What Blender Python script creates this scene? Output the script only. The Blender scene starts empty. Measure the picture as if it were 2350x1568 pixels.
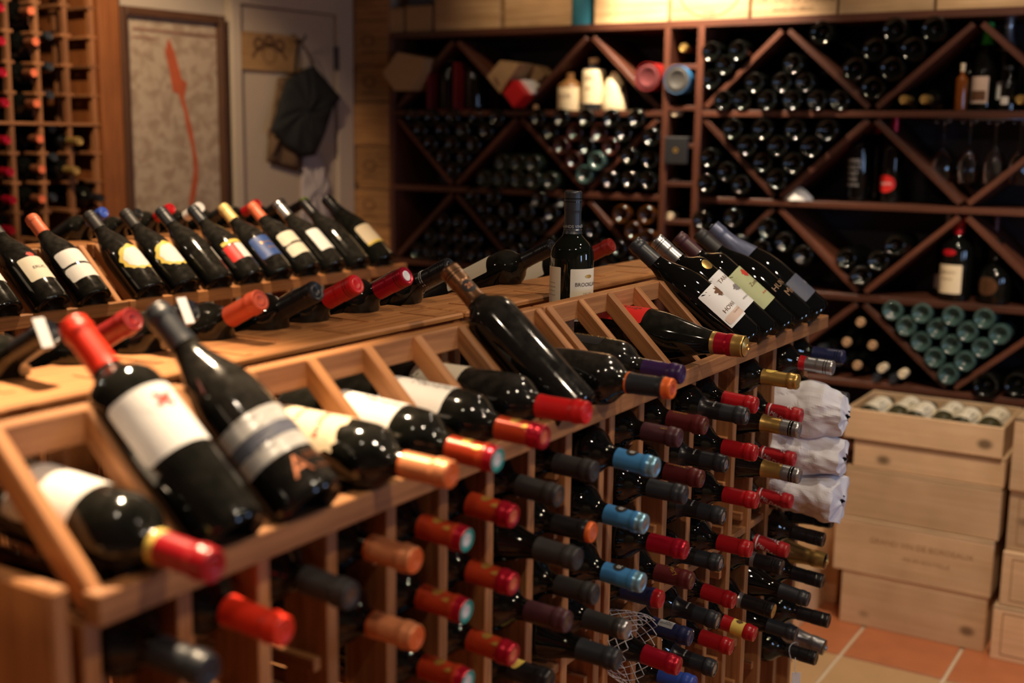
import bpy, bmesh, math, random
from mathutils import Vector, Matrix
import numpy as np
random.seed(7)
SC = bpy.context.scene
COL = SC.collection
# ------------------------------------------------------------------ camera
F = 2750.0
PX, PY = 1175.0, 784.0
def _n(v):
    v = np.array(v, float); return v / np.linalg.norm(v)
_Y = _n([1725, -446, F]); _uw = -(F*F + 446*535) / 1725.0
_W = _n([_uw, -446 + .014*(_uw - 1725), F]); _X = -_n(_W - _Y*(_Y @ _W)); _Z = np.cross(_X, _Y)
RC = np.array([_X, _Y, _Z])
CP = np.array([0, 0, 1.6])
def at(u, v, x=None, y=None, z=None):
    """world point seen at photo pixel (u, v) on the plane x=, y= or z="""
    d = RC @ np.array([(u-PX)/F, (v-PY)/F, 1.0])
    a = 0 if x is not None else 1 if y is not None else 2
    t = ([x, y, z][a] - CP[a]) / d[a]
    return Vector(CP + t*d)
cam = bpy.data.objects.new('camera', bpy.data.cameras.new('camera'))
COL.objects.link(cam); SC.camera = cam
_r, _dn, _f = Vector(RC[:, 0]), Vector(RC[:, 1]), Vector(RC[:, 2])
M = Matrix.Identity(4)
for i in range(3):
    M[i][0] = _r[i]; M[i][1] = -_dn[i]; M[i][2] = -_f[i]; M[i][3] = CP[i]
cam.matrix_world = M
cam.data.sensor_width = 36; cam.data.sensor_fit = 'HORIZONTAL'
cam.data.lens = F / 2350 * 36
cam.data.clip_start = .05; cam.data.clip_end = 50
cam.data.dof.use_dof = True
cam.data.dof.focus_distance = 2.08
cam.data.dof.aperture_fstop = 2.5
# ------------------------------------------------------------------ view, world, lights
SC.view_settings.view_transform = 'Standard'
SC.view_settings.look = 'None'
SC.view_settings.gamma = 1
SC.view_settings.use_curve_mapping = False
SC.view_settings.exposure = 0.9
SC.cycles.use_denoising = True
SC.cycles.max_bounces = 5
SC.cycles.use_adaptive_sampling = True
SC.cycles.adaptive_threshold = .02
SC.cycles.caustics_reflective = False
SC.cycles.caustics_refractive = False
SC.cycles.sample_clamp_indirect = 4.0
w = bpy.data.worlds.new('world'); SC.world = w; w.use_nodes = True
w.node_tree.nodes['Background'].inputs[0].default_value = (1, .85, .7, 1)
w.node_tree.nodes['Background'].inputs[1].default_value = .05
def lamp(kind, loc, target, power, color, radius=.03, angle=90, blend=.6, size=(1, 1)):
    l = bpy.data.lights.new(kind.lower() + '_lamp', kind)
    l.energy = power; l.color = color
    if kind == 'SPOT':
        l.shadow_soft_size = radius; l.spot_size = math.radians(angle); l.spot_blend = blend
    elif kind == 'AREA':
        l.shape = 'RECTANGLE'; l.size, l.size_y = size
    else:
        l.shadow_soft_size = radius
    o = bpy.data.objects.new(l.name, l); COL.objects.link(o)
    o.location = loc
    o.rotation_euler = (Vector(target) - Vector(loc)).to_track_quat('-Z', 'Y').to_euler()
    return o
WARM = (1, .73, .46)
WARM2 = (1, .80, .58)
LAMPS = [
    # loc, target, power, colour, radius, cone
    ((-1.30, 1.10, 2.52), (-.93, .48, 1.2), 135, WARM, .026, 62),
    ((-1.98, 2.05, 2.52), (-2.2, 1.95, 1.2), 62, WARM, .026, 80),
    ((-1.86, 3.92, 2.50), (-1.84, 4.30, 2.08), 75, WARM2, .026, 88),
    ((-.35, 3.05, 2.55), (-.80, 3.86, .4), 70, WARM2, .026, 70),
    ((-.25, 2.1, 2.52), (-.7, 2.2, 1.0), 15, WARM2, .022, 90),
    ((.15, .9, 2.52), (-.7, 1.3, .9), 18, WARM2, .022, 90),
    ((-2.85, 2.3, 2.52), (-3.75, 3.35, 1.4), 48, WARM, .026, 60),
    ((-2.7, 1.0, 2.52), (-3.7, 2.2, 1.6), 6, WARM, .026, 90),
    ((1.3, 2.4, 2.52), (1.9, 2.4, 0), 24, WARM2, .022, 120),  # this and the next: added to brighten the unseen wall the bottles reflect
    ((1.2, .2, 2.52), (1.9, .2, 0), 24, WARM2, .022, 120),
    ((-.75, 3.78, 2.52), (-.80, 4.3, 2.16), 9, WARM2, .022, 95),  # added to brighten the crates at the right of the rack top
    ((-2.35, 3.70, 2.54), (-2.4, 4.3, 2.2), 7, WARM, .022, 80),
    ((.3, 1.7, 2.55), (-.4, 1.7, 1.0), 5, WARM2, .016, 120),
    ((-.6, .2, 2.55), (-.7, 1.0, 1.0), 6, WARM2, .016, 120),
    ((-.9, 2.9, 2.55), (-.8, 2.4, 1.0), 6, WARM2, .016, 90),
    ((-2.9, .1, 2.55), (-2.0, 1.4, 1.0), 6, WARM2, .016, 120),
]
for a in LAMPS:
    lamp('SPOT', a[0], a[1], a[2]*1.0, a[3], a[4], a[5])
# daylight through the two windows of the right-hand wall
lamp('AREA', (2.38, 1.15, 1.55), (0, 1.4, 1.1), 5, (.42, .62, 1), size=(.34, .62))
lamp('AREA', (2.38, 3.0, 1.55), (0, 3.2, 1.1), 7, (.42, .62, 1), size=(.40, .62))

# ------------------------------------------------------------------ materials
MATS = {}
def _new(name):
    m = bpy.data.materials.new(name); m.use_nodes = True
    nt = m.node_tree
    return m, nt, nt.nodes['Principled BSDF']
def mat(name, col, rough=.5, metal=0, var=.12, scale=40, bump=0.0, spec=.5, coat=0):
    if name in MATS: return MATS[name]
    m, nt, b = _new(name)
    tc = nt.nodes.new('ShaderNodeTexCoord')
    no = nt.nodes.new('ShaderNodeTexNoise'); no.inputs['Scale'].default_value = scale
    no.inputs['Detail'].default_value = 3
    nt.links.new(tc.outputs['Object'], no.inputs['Vector'])
    rp = nt.nodes.new('ShaderNodeMix'); rp.data_type = 'RGBA'
    nt.links.new(no.outputs['Fac'], rp.inputs[0])
    rp.inputs[6].default_value = (*[c*(1-var) for c in col], 1)
    rp.inputs[7].default_value = (*[min(1, c*(1+var)) for c in col], 1)
    nt.links.new(rp.outputs[2], b.inputs['Base Color'])
    b.inputs['Roughness'].default_value = rough; b.inputs['Metallic'].default_value = metal
    b.inputs['Specular IOR Level'].default_value = spec
    b.inputs['Coat Weight'].default_value = coat; b.inputs['Coat Roughness'].default_value = .08
    if bump:
        bp = nt.nodes.new('ShaderNodeBump'); bp.inputs['Strength'].default_value = bump
        bp.inputs['Distance'].default_value = .002
        nt.links.new(no.outputs['Fac'], bp.inputs['Height']); nt.links.new(bp.outputs[0], b.inputs['Normal'])
    MATS[name] = m; return m
def wood(name, c1, c2, rough=.55, grain=1.0, knots=False, lo=.34, hi=.62):
    """board material: grain runs along the piece's own X axis"""
    if name in MATS: return MATS[name]
    m, nt, b = _new(name); L = nt.links.new
    tc = nt.nodes.new('ShaderNodeTexCoord'); oi = nt.nodes.new('ShaderNodeObjectInfo')
    cm = nt.nodes.new('ShaderNodeCombineXYZ')
    mu = nt.nodes.new('ShaderNodeMath'); mu.operation = 'MULTIPLY'; mu.inputs[1].default_value = 9.7
    L(oi.outputs['Random'], mu.inputs[0])
    for k in range(3): L(mu.outputs[0], cm.inputs[k])
    ad = nt.nodes.new('ShaderNodeVectorMath'); ad.operation = 'ADD'
    L(tc.outputs['Object'], ad.inputs[0]); L(cm.outputs[0], ad.inputs[1])
    mp = nt.nodes.new('ShaderNodeMapping'); mp.inputs['Scale'].default_value = (2.2*grain, 55*grain, 55*grain)
    L(ad.outputs[0], mp.inputs[0])
    n1 = nt.nodes.new('ShaderNodeTexNoise'); n1.inputs['Scale'].default_value = 2.2; n1.inputs['Detail'].default_value = 5
    n1.inputs['Roughness'].default_value = .6
    L(mp.outputs[0], n1.inputs['Vector'])
    n2 = nt.nodes.new('ShaderNodeTexNoise'); n2.inputs['Scale'].default_value = 6; L(ad.outputs[0], n2.inputs['Vector'])
    cr = nt.nodes.new('ShaderNodeValToRGB')
    cr.color_ramp.elements[0].position = lo; cr.color_ramp.elements[0].color = (*c2, 1)
    cr.color_ramp.elements[1].position = hi; cr.color_ramp.elements[1].color = (*c1, 1)
    L(n1.outputs['Fac'], cr.inputs[0])
    mx = nt.nodes.new('ShaderNodeMix'); mx.data_type = 'RGBA'; mx.blend_type = 'MULTIPLY'; mx.inputs[0].default_value = .45
    L(cr.outputs[0], mx.inputs[6]); L(n2.outputs['Fac'], mx.inputs[7])
    hs = nt.nodes.new('ShaderNodeHueSaturation')
    v = nt.nodes.new('ShaderNodeMapRange'); v.inputs[3].default_value = .85; v.inputs[4].default_value = 1.45
    L(oi.outputs['Random'], v.inputs[0]); L(v.outputs[0], hs.inputs['Value']); L(mx.outputs[2], hs.inputs['Color'])
    out = hs.outputs[0]
    if knots:
        vo = nt.nodes.new('ShaderNodeTexVoronoi'); vo.inputs['Scale'].default_value = 5.5
        mp2 = nt.nodes.new('ShaderNodeMapping'); mp2.inputs['Scale'].default_value = (.7, 1, 1)
        L(ad.outputs[0], mp2.inputs[0]); L(mp2.outputs[0], vo.inputs['Vector'])
        kr = nt.nodes.new('ShaderNodeValToRGB')
        kr.color_ramp.elements[0].position = .05; kr.color_ramp.elements[0].color = (1, 1, 1, 1)
        kr.color_ramp.elements[1].position = .12; kr.color_ramp.elements[1].color = (0, 0, 0, 1)
        L(vo.outputs['Distance'], kr.inputs[0])
        m2 = nt.nodes.new('ShaderNodeMix'); m2.data_type = 'RGBA'
        L(kr.outputs[0], m2.inputs[0]); L(out, m2.inputs[6]); m2.inputs[7].default_value = (*[c*.35 for c in c2], 1)
        out = m2.outputs[2]
    L(out, b.inputs['Base Color'])
    b.inputs['Roughness'].default_value = rough
    bp = nt.nodes.new('ShaderNodeBump'); bp.inputs['Strength'].default_value = .25; bp.inputs['Distance'].default_value = .001
    L(n1.outputs['Fac'], bp.inputs['Height']); L(bp.outputs[0], b.inputs['Normal'])
    MATS[name] = m; return m
def glass(name, col, dust=0.0, rough=.035):
    """dark bottle glass; dust gathers on the side of the bottle that looks up"""
    if name in MATS: return MATS[name]
    m, nt, b = _new(name); L = nt.links.new
    b.inputs['Base Color'].default_value = (*col, 1); b.inputs['Roughness'].default_value = rough
    b.inputs['IOR'].default_value = 1.52; b.inputs['Coat Weight'].default_value = 0
    if dust:
        tc = nt.nodes.new('ShaderNodeTexCoord'); ge = nt.nodes.new('ShaderNodeNewGeometry')
        no = nt.nodes.new('ShaderNodeTexNoise'); no.inputs['Scale'].default_value = 70; no.inputs['Detail'].default_value = 8
        L(ge.outputs['Position'], no.inputs['Vector'])
        sx = nt.nodes.new('ShaderNodeSeparateXYZ'); L(ge.outputs['Normal'], sx.inputs[0])
        mr = nt.nodes.new('ShaderNodeMapRange'); mr.inputs[1].default_value = .05; mr.inputs[2].default_value = .9
        L(sx.outputs['Z'], mr.inputs[0])
        r2 = nt.nodes.new('ShaderNodeMapRange'); r2.inputs[1].default_value = .2; r2.inputs[2].default_value = .8
        L(no.outputs['Fac'], r2.inputs[0])
        mm = nt.nodes.new('ShaderNodeMath'); mm.operation = 'MULTIPLY'; L(mr.outputs[0], mm.inputs[0]); L(r2.outputs[0], mm.inputs[1])
        m3 = nt.nodes.new('ShaderNodeMath'); m3.operation = 'MULTIPLY'; L(mm.outputs[0], m3.inputs[0]); m3.inputs[1].default_value = dust
        mx = nt.nodes.new('ShaderNodeMix'); mx.data_type = 'RGBA'; L(m3.outputs[0], mx.inputs[0])
        mx.inputs[6].default_value = (*col, 1); mx.inputs[7].default_value = (.085, .075, .062, 1)
        L(mx.outputs[2], b.inputs['Base Color'])
        m4 = nt.nodes.new('ShaderNodeMapRange'); m4.inputs[3].default_value = rough; m4.inputs[4].default_value = .42
        L(m3.outputs[0], m4.inputs[0]); L(m4.outputs[0], b.inputs['Roughness'])
    MATS[name] = m; return m
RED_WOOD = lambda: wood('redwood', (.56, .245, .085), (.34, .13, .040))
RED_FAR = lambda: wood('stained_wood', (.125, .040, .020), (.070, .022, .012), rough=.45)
PINE = lambda: wood('pine', (.80, .56, .34), (.64, .41, .22), knots=True, grain=.6, lo=.2, hi=.8)
GL = lambda: glass('bottle_glass', (.0035, .004, .0035))
GD = lambda: glass('dusty_glass', (.004, .0045, .004), dust=.5)
GH = lambda: glass('lightly_dusty_glass', (.003, .004, .003), dust=.3)
def C(name, col, rough=.38, metal=0, **k): return mat(name, col, rough, metal, **k)
C('foil_red', (.42, .008, .014), .30); C('foil_red_metal', (.48, .008, .03), .28, .5); C('foil_vermilion', (.52, .05, .014), .3, .2)
C('foil_scarlet', (.85, .035, .012), .38); C('foil_brick', (.52, .075, .03), .42); C('foil_darkred', (.24, .012, .010), .4)
C('foil_orange', (.80, .30, .13), .38, .35); C('orange_ring', (.85, .16, .03), .4, .2)
C('foil_copper', (.42, .15, .07), .35, .7); C('foil_black', (.012, .012, .014), .3); C('foil_slate', (.022, .026, .033), .38)
C('foil_charcoal', (.03, .028, .028), .5); C('foil_blue', (.09, .36, .80), .28, .4); C('foil_skyedge', (.25, .5, .68), .3, .6)
C('foil_navy', (.012, .018, .07), .35); C('foil_purple', (.035, .012, .075), .35); C('foil_plum', (.07, .022, .03), .42)
C('foil_maroon', (.10, .012, .014), .38); C('foil_gold', (.62, .40, .12), .3, .75); C('foil_silver', (.42, .43, .45), .3, .85)
C('foil_royal', (.03, .08, .42), .4); C('foil_white', (.75, .74, .72), .4); C('foil_green', (.45, .75, .03), .4)
C('foil_teal', (.015, .36, .31), .35); C('foil_paleyellow', (.85, .60, .22), .4, .2); C('foil_salmon', (.72, .16, .07), .4)
C('foil_tan', (.13, .075, .045), .4, .3); C('foil_bronze', (.22, .11, .055), .32, .75)
C('ink_gold', (.72, .42, .09), .35, .6); C('ink_black', (.012, .010, .010), .6); C('ink_grey', (.25, .23, .22), .7)
C('ink_white', (.8, .8, .78), .5); C('ink_red', (.65, .05, .025), .6); C('ink_brown', (.16, .07, .03), .7); C('ink_green', (.2, .26, .12), .6)
C('paper_white', (.86, .84, .80), .65, var=.03); C('paper_cream', (.80, .66, .45), .65, var=.05); C('paper_ivory', (.82, .74, .58), .65, var=.05)
C('paper_red', (.70, .02, .015), .5); C('paper_blue', (.035, .09, .30), .5); C('paper_green', (.50, .53, .27), .6); C('paper_grey', (.42, .42, .42), .5)
C('paper_yellow', (.85, .62, .12), .6); C('band_silver', (.78, .76, .72), .28, .35); C('paper_pink', (.75, .57, .46), .6); C('cork', (.45, .27, .14), .8, bump=.6)
C('paper_slate', (.11, .12, .16), .5); C('photo_dark', (.16, .09, .09), .6)

# ------------------------------------------------------------------ mesh helpers
def link(name, me, parent=None, mw=None, mats=()):
    o = bpy.data.objects.new(name, me); COL.objects.link(o)
    for m in mats: me.materials.append(m)
    if parent is not None: o.parent = parent
    if mw is not None:
        if isinstance(mw, Matrix): o.matrix_basis = mw
        else: o.location = mw
    return o
def tag(o, label=None, cat=None, group=None, kind=None):
    if label: o['label'] = label
    if cat: o['category'] = cat
    if group: o['group'] = group
    if kind: o['kind'] = kind
    return o
def empty(name, loc=(0, 0, 0), mw=None):
    o = bpy.data.objects.new(name, None); COL.objects.link(o); o.empty_display_size = .05
    if mw is not None: o.matrix_basis = mw
    else: o.location = loc
    return o
def loc_of(mw, parent):
    return parent.matrix_basis.inverted() @ mw if parent is not None else mw
def to_parent(o, par):
    w0 = o.matrix_basis.copy(); o.parent = par; o.matrix_basis = par.matrix_basis.inverted() @ w0; return o
BOXC = {}
def box_mesh(a, b, c, bev=.0015, m=None):
    key = ('box', round(a, 4), round(b, 4), round(c, 4), bev, m.name if m else '')
    if key in BOXC: return BOXC[key]
    bm = bmesh.new(); bmesh.ops.create_cube(bm, size=1)
    for v in bm.verts: v.co = Vector((v.co.x*a, v.co.y*b, v.co.z*c))
    if bev: bmesh.ops.bevel(bm, geom=bm.edges[:], offset=min(bev, .4*min(a, b, c)), segments=1, affect='EDGES')
    me = bpy.data.meshes.new('box'); bm.to_mesh(me); bm.free()
    if m: me.materials.append(m)
    BOXC[key] = me; return me
def frame_mat(p, X, Zh):
    X = Vector(X).normalized(); Y = Vector(Zh).cross(X).normalized(); Z = X.cross(Y)
    m = Matrix.Identity(4)
    for i in range(3): m[i][0], m[i][1], m[i][2], m[i][3] = X[i], Y[i], Z[i], p[i]
    return m
def beam(name, p0, p1, wd, ht, m, parent=None, up=(0, 0, 1), bev=.0015):
    """a board from p0 to p1 (centre line), width wd sideways, ht along up"""
    p0, p1 = Vector(p0), Vector(p1); L = (p1-p0).length
    return link(name, box_mesh(L, wd, ht, bev, m), parent, loc_of(frame_mat((p0+p1)/2, p1-p0, up), parent))
def block(name, x0, x1, y0, y1, z0, z1, m, parent=None, axis='x', bev=.0015):
    """axis-aligned board whose grain runs along axis"""
    c = Vector(((x0+x1)/2, (y0+y1)/2, (z0+z1)/2)); a, b, h = x1-x0, y1-y0, z1-z0
    if axis == 'x': return link(name, box_mesh(a, b, h, bev, m), parent, loc_of(frame_mat(c, (1, 0, 0), (0, 0, 1)), parent))
    if axis == 'y': return link(name, box_mesh(b, a, h, bev, m), parent, loc_of(frame_mat(c, (0, 1, 0), (0, 0, 1)), parent))
    return link(name, box_mesh(h, b, a, bev, m), parent, loc_of(frame_mat(c, (0, 0, 1), (1, 0, 0)), parent))
def mesh_from(name, verts, faces, mats, mi=None, smooth=False):
    me = bpy.data.meshes.new(name); me.from_pydata([tuple(v) for v in verts], [], faces); me.update()
    for m in mats: me.materials.append(m)
    if mi: me.polygons.foreach_set('material_index', mi)
    if smooth: me.polygons.foreach_set('use_smooth', [True]*len(me.polygons))
    return me
def lathe(name, prof, mats, seg=28, smooth=True, mids=None):
    """prof = [(r, z)], mids = material index of the band below each point"""
    V, Fc, MI = [], [], []
    for r, z in prof:
        for k in range(seg):
            a = 2*math.pi*k/seg; V.append((r*math.cos(a), r*math.sin(a), z))
    for i in range(len(prof)-1):
        for k in range(seg):
            k2 = (k+1) % seg
            Fc.append((i*seg+k, i*seg+k2, (i+1)*seg+k2, (i+1)*seg+k)); MI.append(mids[i] if mids else 0)
    me = mesh_from(name, V, Fc, mats, MI)
    bm = bmesh.new(); bm.from_mesh(me); bmesh.ops.remove_doubles(bm, verts=bm.verts, dist=1e-5)
    bm.to_mesh(me); bm.free()
    if smooth:
        me.polygons.foreach_set('use_smooth', [True]*len(me.polygons))
        try: me.set_sharp_from_angle(angle=math.radians(48))
        except Exception: pass
    return me
# ------------------------------------------------------------------ bottles
PROF = {
 'bordeaux': [(0, .026), (.010, .024), (.022, .010), (.029, .001), (.033, 0), (.0365, .003), (.0378, .010), (.0378, .185), (.0370, .197), (.0345, .2055), (.0295, .2130),
              (.0225, .2195), (.0174, .2255), (.0148, .2325), (.0140, .242), (.0134, .281), (.0150, .282), (.0150, .290), (.0140, .2915), (.0140, .300), (0, .300)],
 'burgundy': [(0, .030), (.010, .028), (.024, .010), (.031, .001), (.036, 0), (.0392, .003), (.0402, .011), (.0402, .130), (.0396, .145), (.0378, .160), (.0345, .176),
              (.0295, .192), (.0238, .207), (.0186, .221), (.0156, .235), (.0145, .250), (.0140, .281), (.0153, .282), (.0153, .291), (.0142, .2925), (.0142, .300), (0, .300)],
 'champagne': [(0, .036), (.012, .033), (.026, .012), (.034, .001), (.039, 0), (.0425, .004), (.0438, .013), (.0438, .135), (.043, .152), (.0405, .170), (.0365, .188),
               (.031, .207), (.0255, .226), (.0210, .244), (.0180, .260), (.0165, .280), (.0180, .283), (.0180, .292), (.0172, .300), (.0172, .312), (0, .316)],
 'squat': [(0, .012), (.030, .006), (.045, 0), (.052, .004), (.054, .020), (.054, .085), (.050, .105), (.038, .122), (.022, .135), (.0155, .150), (.0145, .195), (.017, .197), (.017, .22), (0, .22)],
 'liquor': [(0, .010), (.030, .006), (.042, 0), (.0475, .003), (.0485, .012), (.0485, .150), (.046, .168), (.036, .182), (.022, .192), (.0165, .204), (.0155, .235), (.018, .236), (.018, .262), (0, .262)],
}
def rad(kind, z):
    p = [q for q in PROF[kind] if q[1] >= 0][5:]
    for a, b in zip(p, p[1:]):
        if a[1] <= z <= b[1] and b[1] > a[1]:
            t = (z-a[1])/(b[1]-a[1]); return a[0]+t*(b[0]-a[0])
    return p[0][0]
BM = {}
def bottle_mesh(kind, gm, seg=32):
    k = (kind, gm.name, seg)
    if k not in BM: BM[k] = lathe('bottle', PROF[kind], [gm], seg)
    return BM[k]
def cap_mesh(kind, style, z0, segs, end, endc, seg=28):
    """segs = ((fraction, material), ...) from the neck side to the tip"""
    k = ('cap', kind, style, z0, segs, end, endc, seg)
    if k in BM: return BM[k]
    top = PROF[kind][-1][1]; e = .0008
    pts = []; N = 26
    ridged = style == 'screw'
    for i in range(N+1):
        z = z0 + (top-.0012-z0)*i/N
        r = rad(kind, min(z, top-.001)) + e
        if style == 'screw':
            r = max(r, .0144+e) if z > top-.034 else r
            if z > top-.034 and z < top-.003: r = .0148 + (.0007 if i % 2 else 0)
        pts.append((r, z))
    rt = pts[-1][0]
    names = []
    for f, m_ in segs:
        if m_ not in names: names.append(m_)
    for m_ in (end, endc):
        if m_ not in names: names.append(m_)
    mids = []
    for i in range(N):
        t = (i+.5)/N; acc = 0
        for f, m_ in segs:
            acc += f
            if t <= acc+1e-6: break
        mids.append(names.index(m_))
    ie, ic = names.index(end), names.index(endc)
    pts += [(rt-.0012, top+.0008), (rt*.80, top+.0010), (rt*.74, top+.0002), (rt*.55, top+.0002), (rt*.50, top+.0007), (rt*.42, top+.0007), (rt*.38, top+.0002), (0, top+.0002)]
    mids += [mids[-1], ie, ie, ie, ic, ic, ic, ic]
    BM[k] = lathe('capsule', pts, [MATS[n_] for n_ in names], seg, mids=mids)
    return BM[k]
def wrap(kind, x, z, e=.0005, c=0.0, r=None):
    R = (r if r is not None else rad(kind, z)) + e
    a = c + x/R
    return (R*math.sin(a), -R*math.cos(a), z)
def sticker(kind, outline, cx, cz, m, c=0.0, e=.0005, r=None, rings=5):
    """flat outline (star-shaped round its middle) laid on the bottle's curved side"""
    V = [wrap(kind, cx, cz, e, c, r)]; n_ = len(outline); Fc = []
    for j in range(1, rings+1):
        t = j/rings
        for (x, z) in outline: V.append(wrap(kind, cx + x*t, cz + z*t, e, c, r))
    for k in range(n_):
        k2 = (k+1) % n_; Fc.append((0, 1+k, 1+k2))
        for j in range(rings-1):
            a = 1+j*n_; b = a+n_; Fc.append((a+k, b+k, b+k2, a+k2))
    return mesh_from('label', V, Fc, [m], smooth=True)
def rrect(w_, h_, rc=.004, n_=5):
    pts = []
    W, H = w_/2, h_/2
    def side(x0, z0, x1, z1, k):
        for i in range(k): pts.append((x0+(x1-x0)*i/k, z0+(z1-z0)*i/k))
    for cx, cz, a0 in ((W-rc, H-rc, 0), (-W+rc, H-rc, 90), (-W+rc, -H+rc, 180), (W-rc, -H+rc, 270)):
        for i in range(n_+1):
            a = math.radians(a0 + 90*i/n_); pts.append((cx+rc*math.cos(a), cz+rc*math.sin(a)))
        nx = {0: (-W+rc, H), 90: (-W, -H+rc), 180: (W-rc, -H), 270: (W, H-rc)}[a0]
        x0, z0 = pts[-1]
        for i in range(1, 10): pts.append((x0+(nx[0]-x0)*i/10, z0+(nx[1]-z0)*i/10))
    return pts
def oval(w_, h_, n_=36, wob=0, k=9):
    return [((w_/2)*(1+wob*math.sin(k*t))*math.cos(t), (h_/2)*(1+wob*math.cos(k*t*1.0+.6))*math.sin(t)) for t in [2*math.pi*i/n_ for i in range(n_)]]
def ornate(w_, h_):
    out = []
    for (x, z) in rrect(w_, h_, .006):
        s = 1 + .09*math.sin(x*520)*math.cos(z*430); out.append((x*s, z*s))
    return out
TXT = {}
def text_geo(s, size):
    k = (s, size)
    if k in TXT: return TXT[k]
    cu = bpy.data.curves.new('t', 'FONT'); cu.body = s; cu.size = size; cu.align_x = 'CENTER'; cu.align_y = 'CENTER'; cu.resolution_u = 2
    o = bpy.data.objects.new('t', cu); COL.objects.link(o)
    dg = bpy.context.evaluated_depsgraph_get(); me = o.evaluated_get(dg).to_mesh()
    V = [tuple(v.co) for v in me.vertices]; Fc = [tuple(p.vertices) for p in me.polygons]
    o.evaluated_get(dg).to_mesh_clear(); bpy.data.objects.remove(o); bpy.data.curves.remove(cu)
    TXT[k] = (V, Fc); return TXT[k]
def text_on(kind, s, size, x, z, m, c=0.0, r=None, e=.0009, rot=0):
    V, Fc = text_geo(s, size); ca, sa = math.cos(rot), math.sin(rot)
    return mesh_from('lettering', [wrap(kind, x + v[0]*ca - v[1]*sa, z + v[0]*sa + v[1]*ca, e, c, r) for v in V], Fc, [m])
def flat_text(name, s, size, m, parent, mw):
    V, Fc = text_geo(s, size)
    return link(name, mesh_from('lettering', V, Fc, [m]), parent, mw)
def orient(base, d, nrm):
    """matrix of a bottle: local Z along d, label side (-Y) towards nrm"""
    Z = Vector(d).normalized(); Nn = Vector(nrm); Nn = (Nn - Z*Nn.dot(Z)).normalized(); Y = -Nn; X = Y.cross(Z)
    m = Matrix.Identity(4)
    for i in range(3): m[i][0], m[i][1], m[i][2], m[i][3] = X[i], Y[i], Z[i], base[i]
    return m
CAPS = {}
def cap(name, style, z0, segs, end=None, endc=None):
    end = end or segs[-1][1]; CAPS[name] = (style, z0, tuple(segs), end, endc or end)
cap('red', 'foil', .241, [(1, 'foil_red')]); cap('scarlet', 'foil', .232, [(1, 'foil_scarlet')]); cap('redmetal', 'foil', .241, [(1, 'foil_red_metal')])
cap('brick', 'foil', .240, [(1, 'foil_brick')]); cap('darkred', 'foil', .240, [(1, 'foil_darkred')]); cap('black', 'foil', .241, [(1, 'foil_black')])
cap('slate', 'foil', .241, [(1, 'foil_slate')]); cap('slateA', 'foil', .222, [(.45, 'foil_black'), (.02, 'ink_white'), (.53, 'foil_slate')], 'foil_black', 'foil_silver')
cap('charcoal', 'foil', .241, [(1, 'foil_charcoal')]); cap('corkend', 'foil', .241, [(1, 'foil_charcoal')], 'foil_charcoal', 'foil_tan')
cap('orange', 'foil', .241, [(.05, 'orange_ring'), (.95, 'foil_orange')], 'orange_ring'); cap('blue', 'foil', .239, [(.84, 'foil_blue'), (.16, 'foil_skyedge')], 'foil_skyedge', 'foil_silver')
cap('redgoldteal', 'foil', .238, [(.85, 'foil_vermilion'), (.15, 'foil_red_metal')], 'foil_teal', 'foil_white')
cap('redgold', 'foil', .238, [(.72, 'foil_vermilion'), (.28, 'foil_red_metal')], 'foil_red_metal', 'foil_salmon')
cap('plum', 'foil', .241, [(1, 'foil_plum')]); cap('plumcork', 'foil', .241, [(1, 'foil_plum')], 'foil_plum', 'foil_tan')
cap('maroon', 'foil', .238, [(1, 'foil_maroon')], 'foil_maroon', 'foil_bronze'); cap('navy', 'foil', .232, [(1, 'foil_navy')]); cap('purple', 'foil', .238, [(1, 'foil_purple')])
cap('blackred', 'foil', .241, [(.93, 'foil_black'), (.07, 'orange_ring')], 'orange_ring', 'foil_salmon')
cap('blackorange', 'foil', .232, [(.03, 'orange_ring'), (.80, 'foil_slate'), (.17, 'orange_ring')], 'orange_ring', 'foil_brick')
cap('tan_silver', 'screw', .228, [(.52, 'foil_gold'), (.48, 'foil_silver')]); cap('gold', 'foil', .232, [(1, 'foil_gold')])
cap('silver_red', 'screw', .232, [(.2, 'foil_red'), (.8, 'foil_silver')]); cap('blacksilver', 'screw', .232, [(.12, 'foil_black'), (.12, 'foil_silver'), (.76, 'foil_black')])
cap('screwblack', 'screw', .236, [(1, 'foil_black')]); cap('screwgoldend', 'screw', .230, [(.1, 'foil_silver'), (.9, 'foil_black')], 'foil_gold'); cap('screwgrey', 'screw', .238, [(1, 'foil_slate')])
C('foil_brightred', (.66, .012, .014), .35); cap('screwred', 'screw', .240, [(1, 'foil_brightred')]); cap('brightred', 'foil', .232, [(1, 'foil_brightred')]); cap('screwnavy', 'screw', .236, [(1, 'foil_navy')]); cap('screwsilver', 'screw', .238, [(1, 'foil_silver')])
cap('weave', 'foil', .232, [(.9, 'foil_charcoal'), (.1, 'foil_silver')], 'foil_silver'); cap('redyellow', 'foil', .236, [(.3, 'foil_red'), (.4, 'paper_yellow'), (.3, 'foil_red')])
cap('redwhite', 'screw', .240, [(1, 'foil_red_metal')], 'foil_red_metal', 'foil_white'); cap('bronze', 'screw', .230, [(1, 'foil_bronze')]); cap('terracotta', 'foil', .240, [(1, 'foil_brick')])
cap('blackredend', 'foil', .236, [(.86, 'foil_navy'), (.14, 'foil_red')], 'foil_red'); cap('royal', 'foil', .240, [(1, 'foil_royal')]); cap('white', 'foil', .240, [(1, 'foil_white')])
cap('limegreen', 'foil', .240, [(.9, 'foil_black'), (.1, 'foil_green')], 'foil_green'); cap('copper', 'foil', .244, [(1, 'foil_copper')], 'foil_salmon'); cap('crimson', 'foil', .244, [(1, 'foil_red_metal')])
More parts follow.
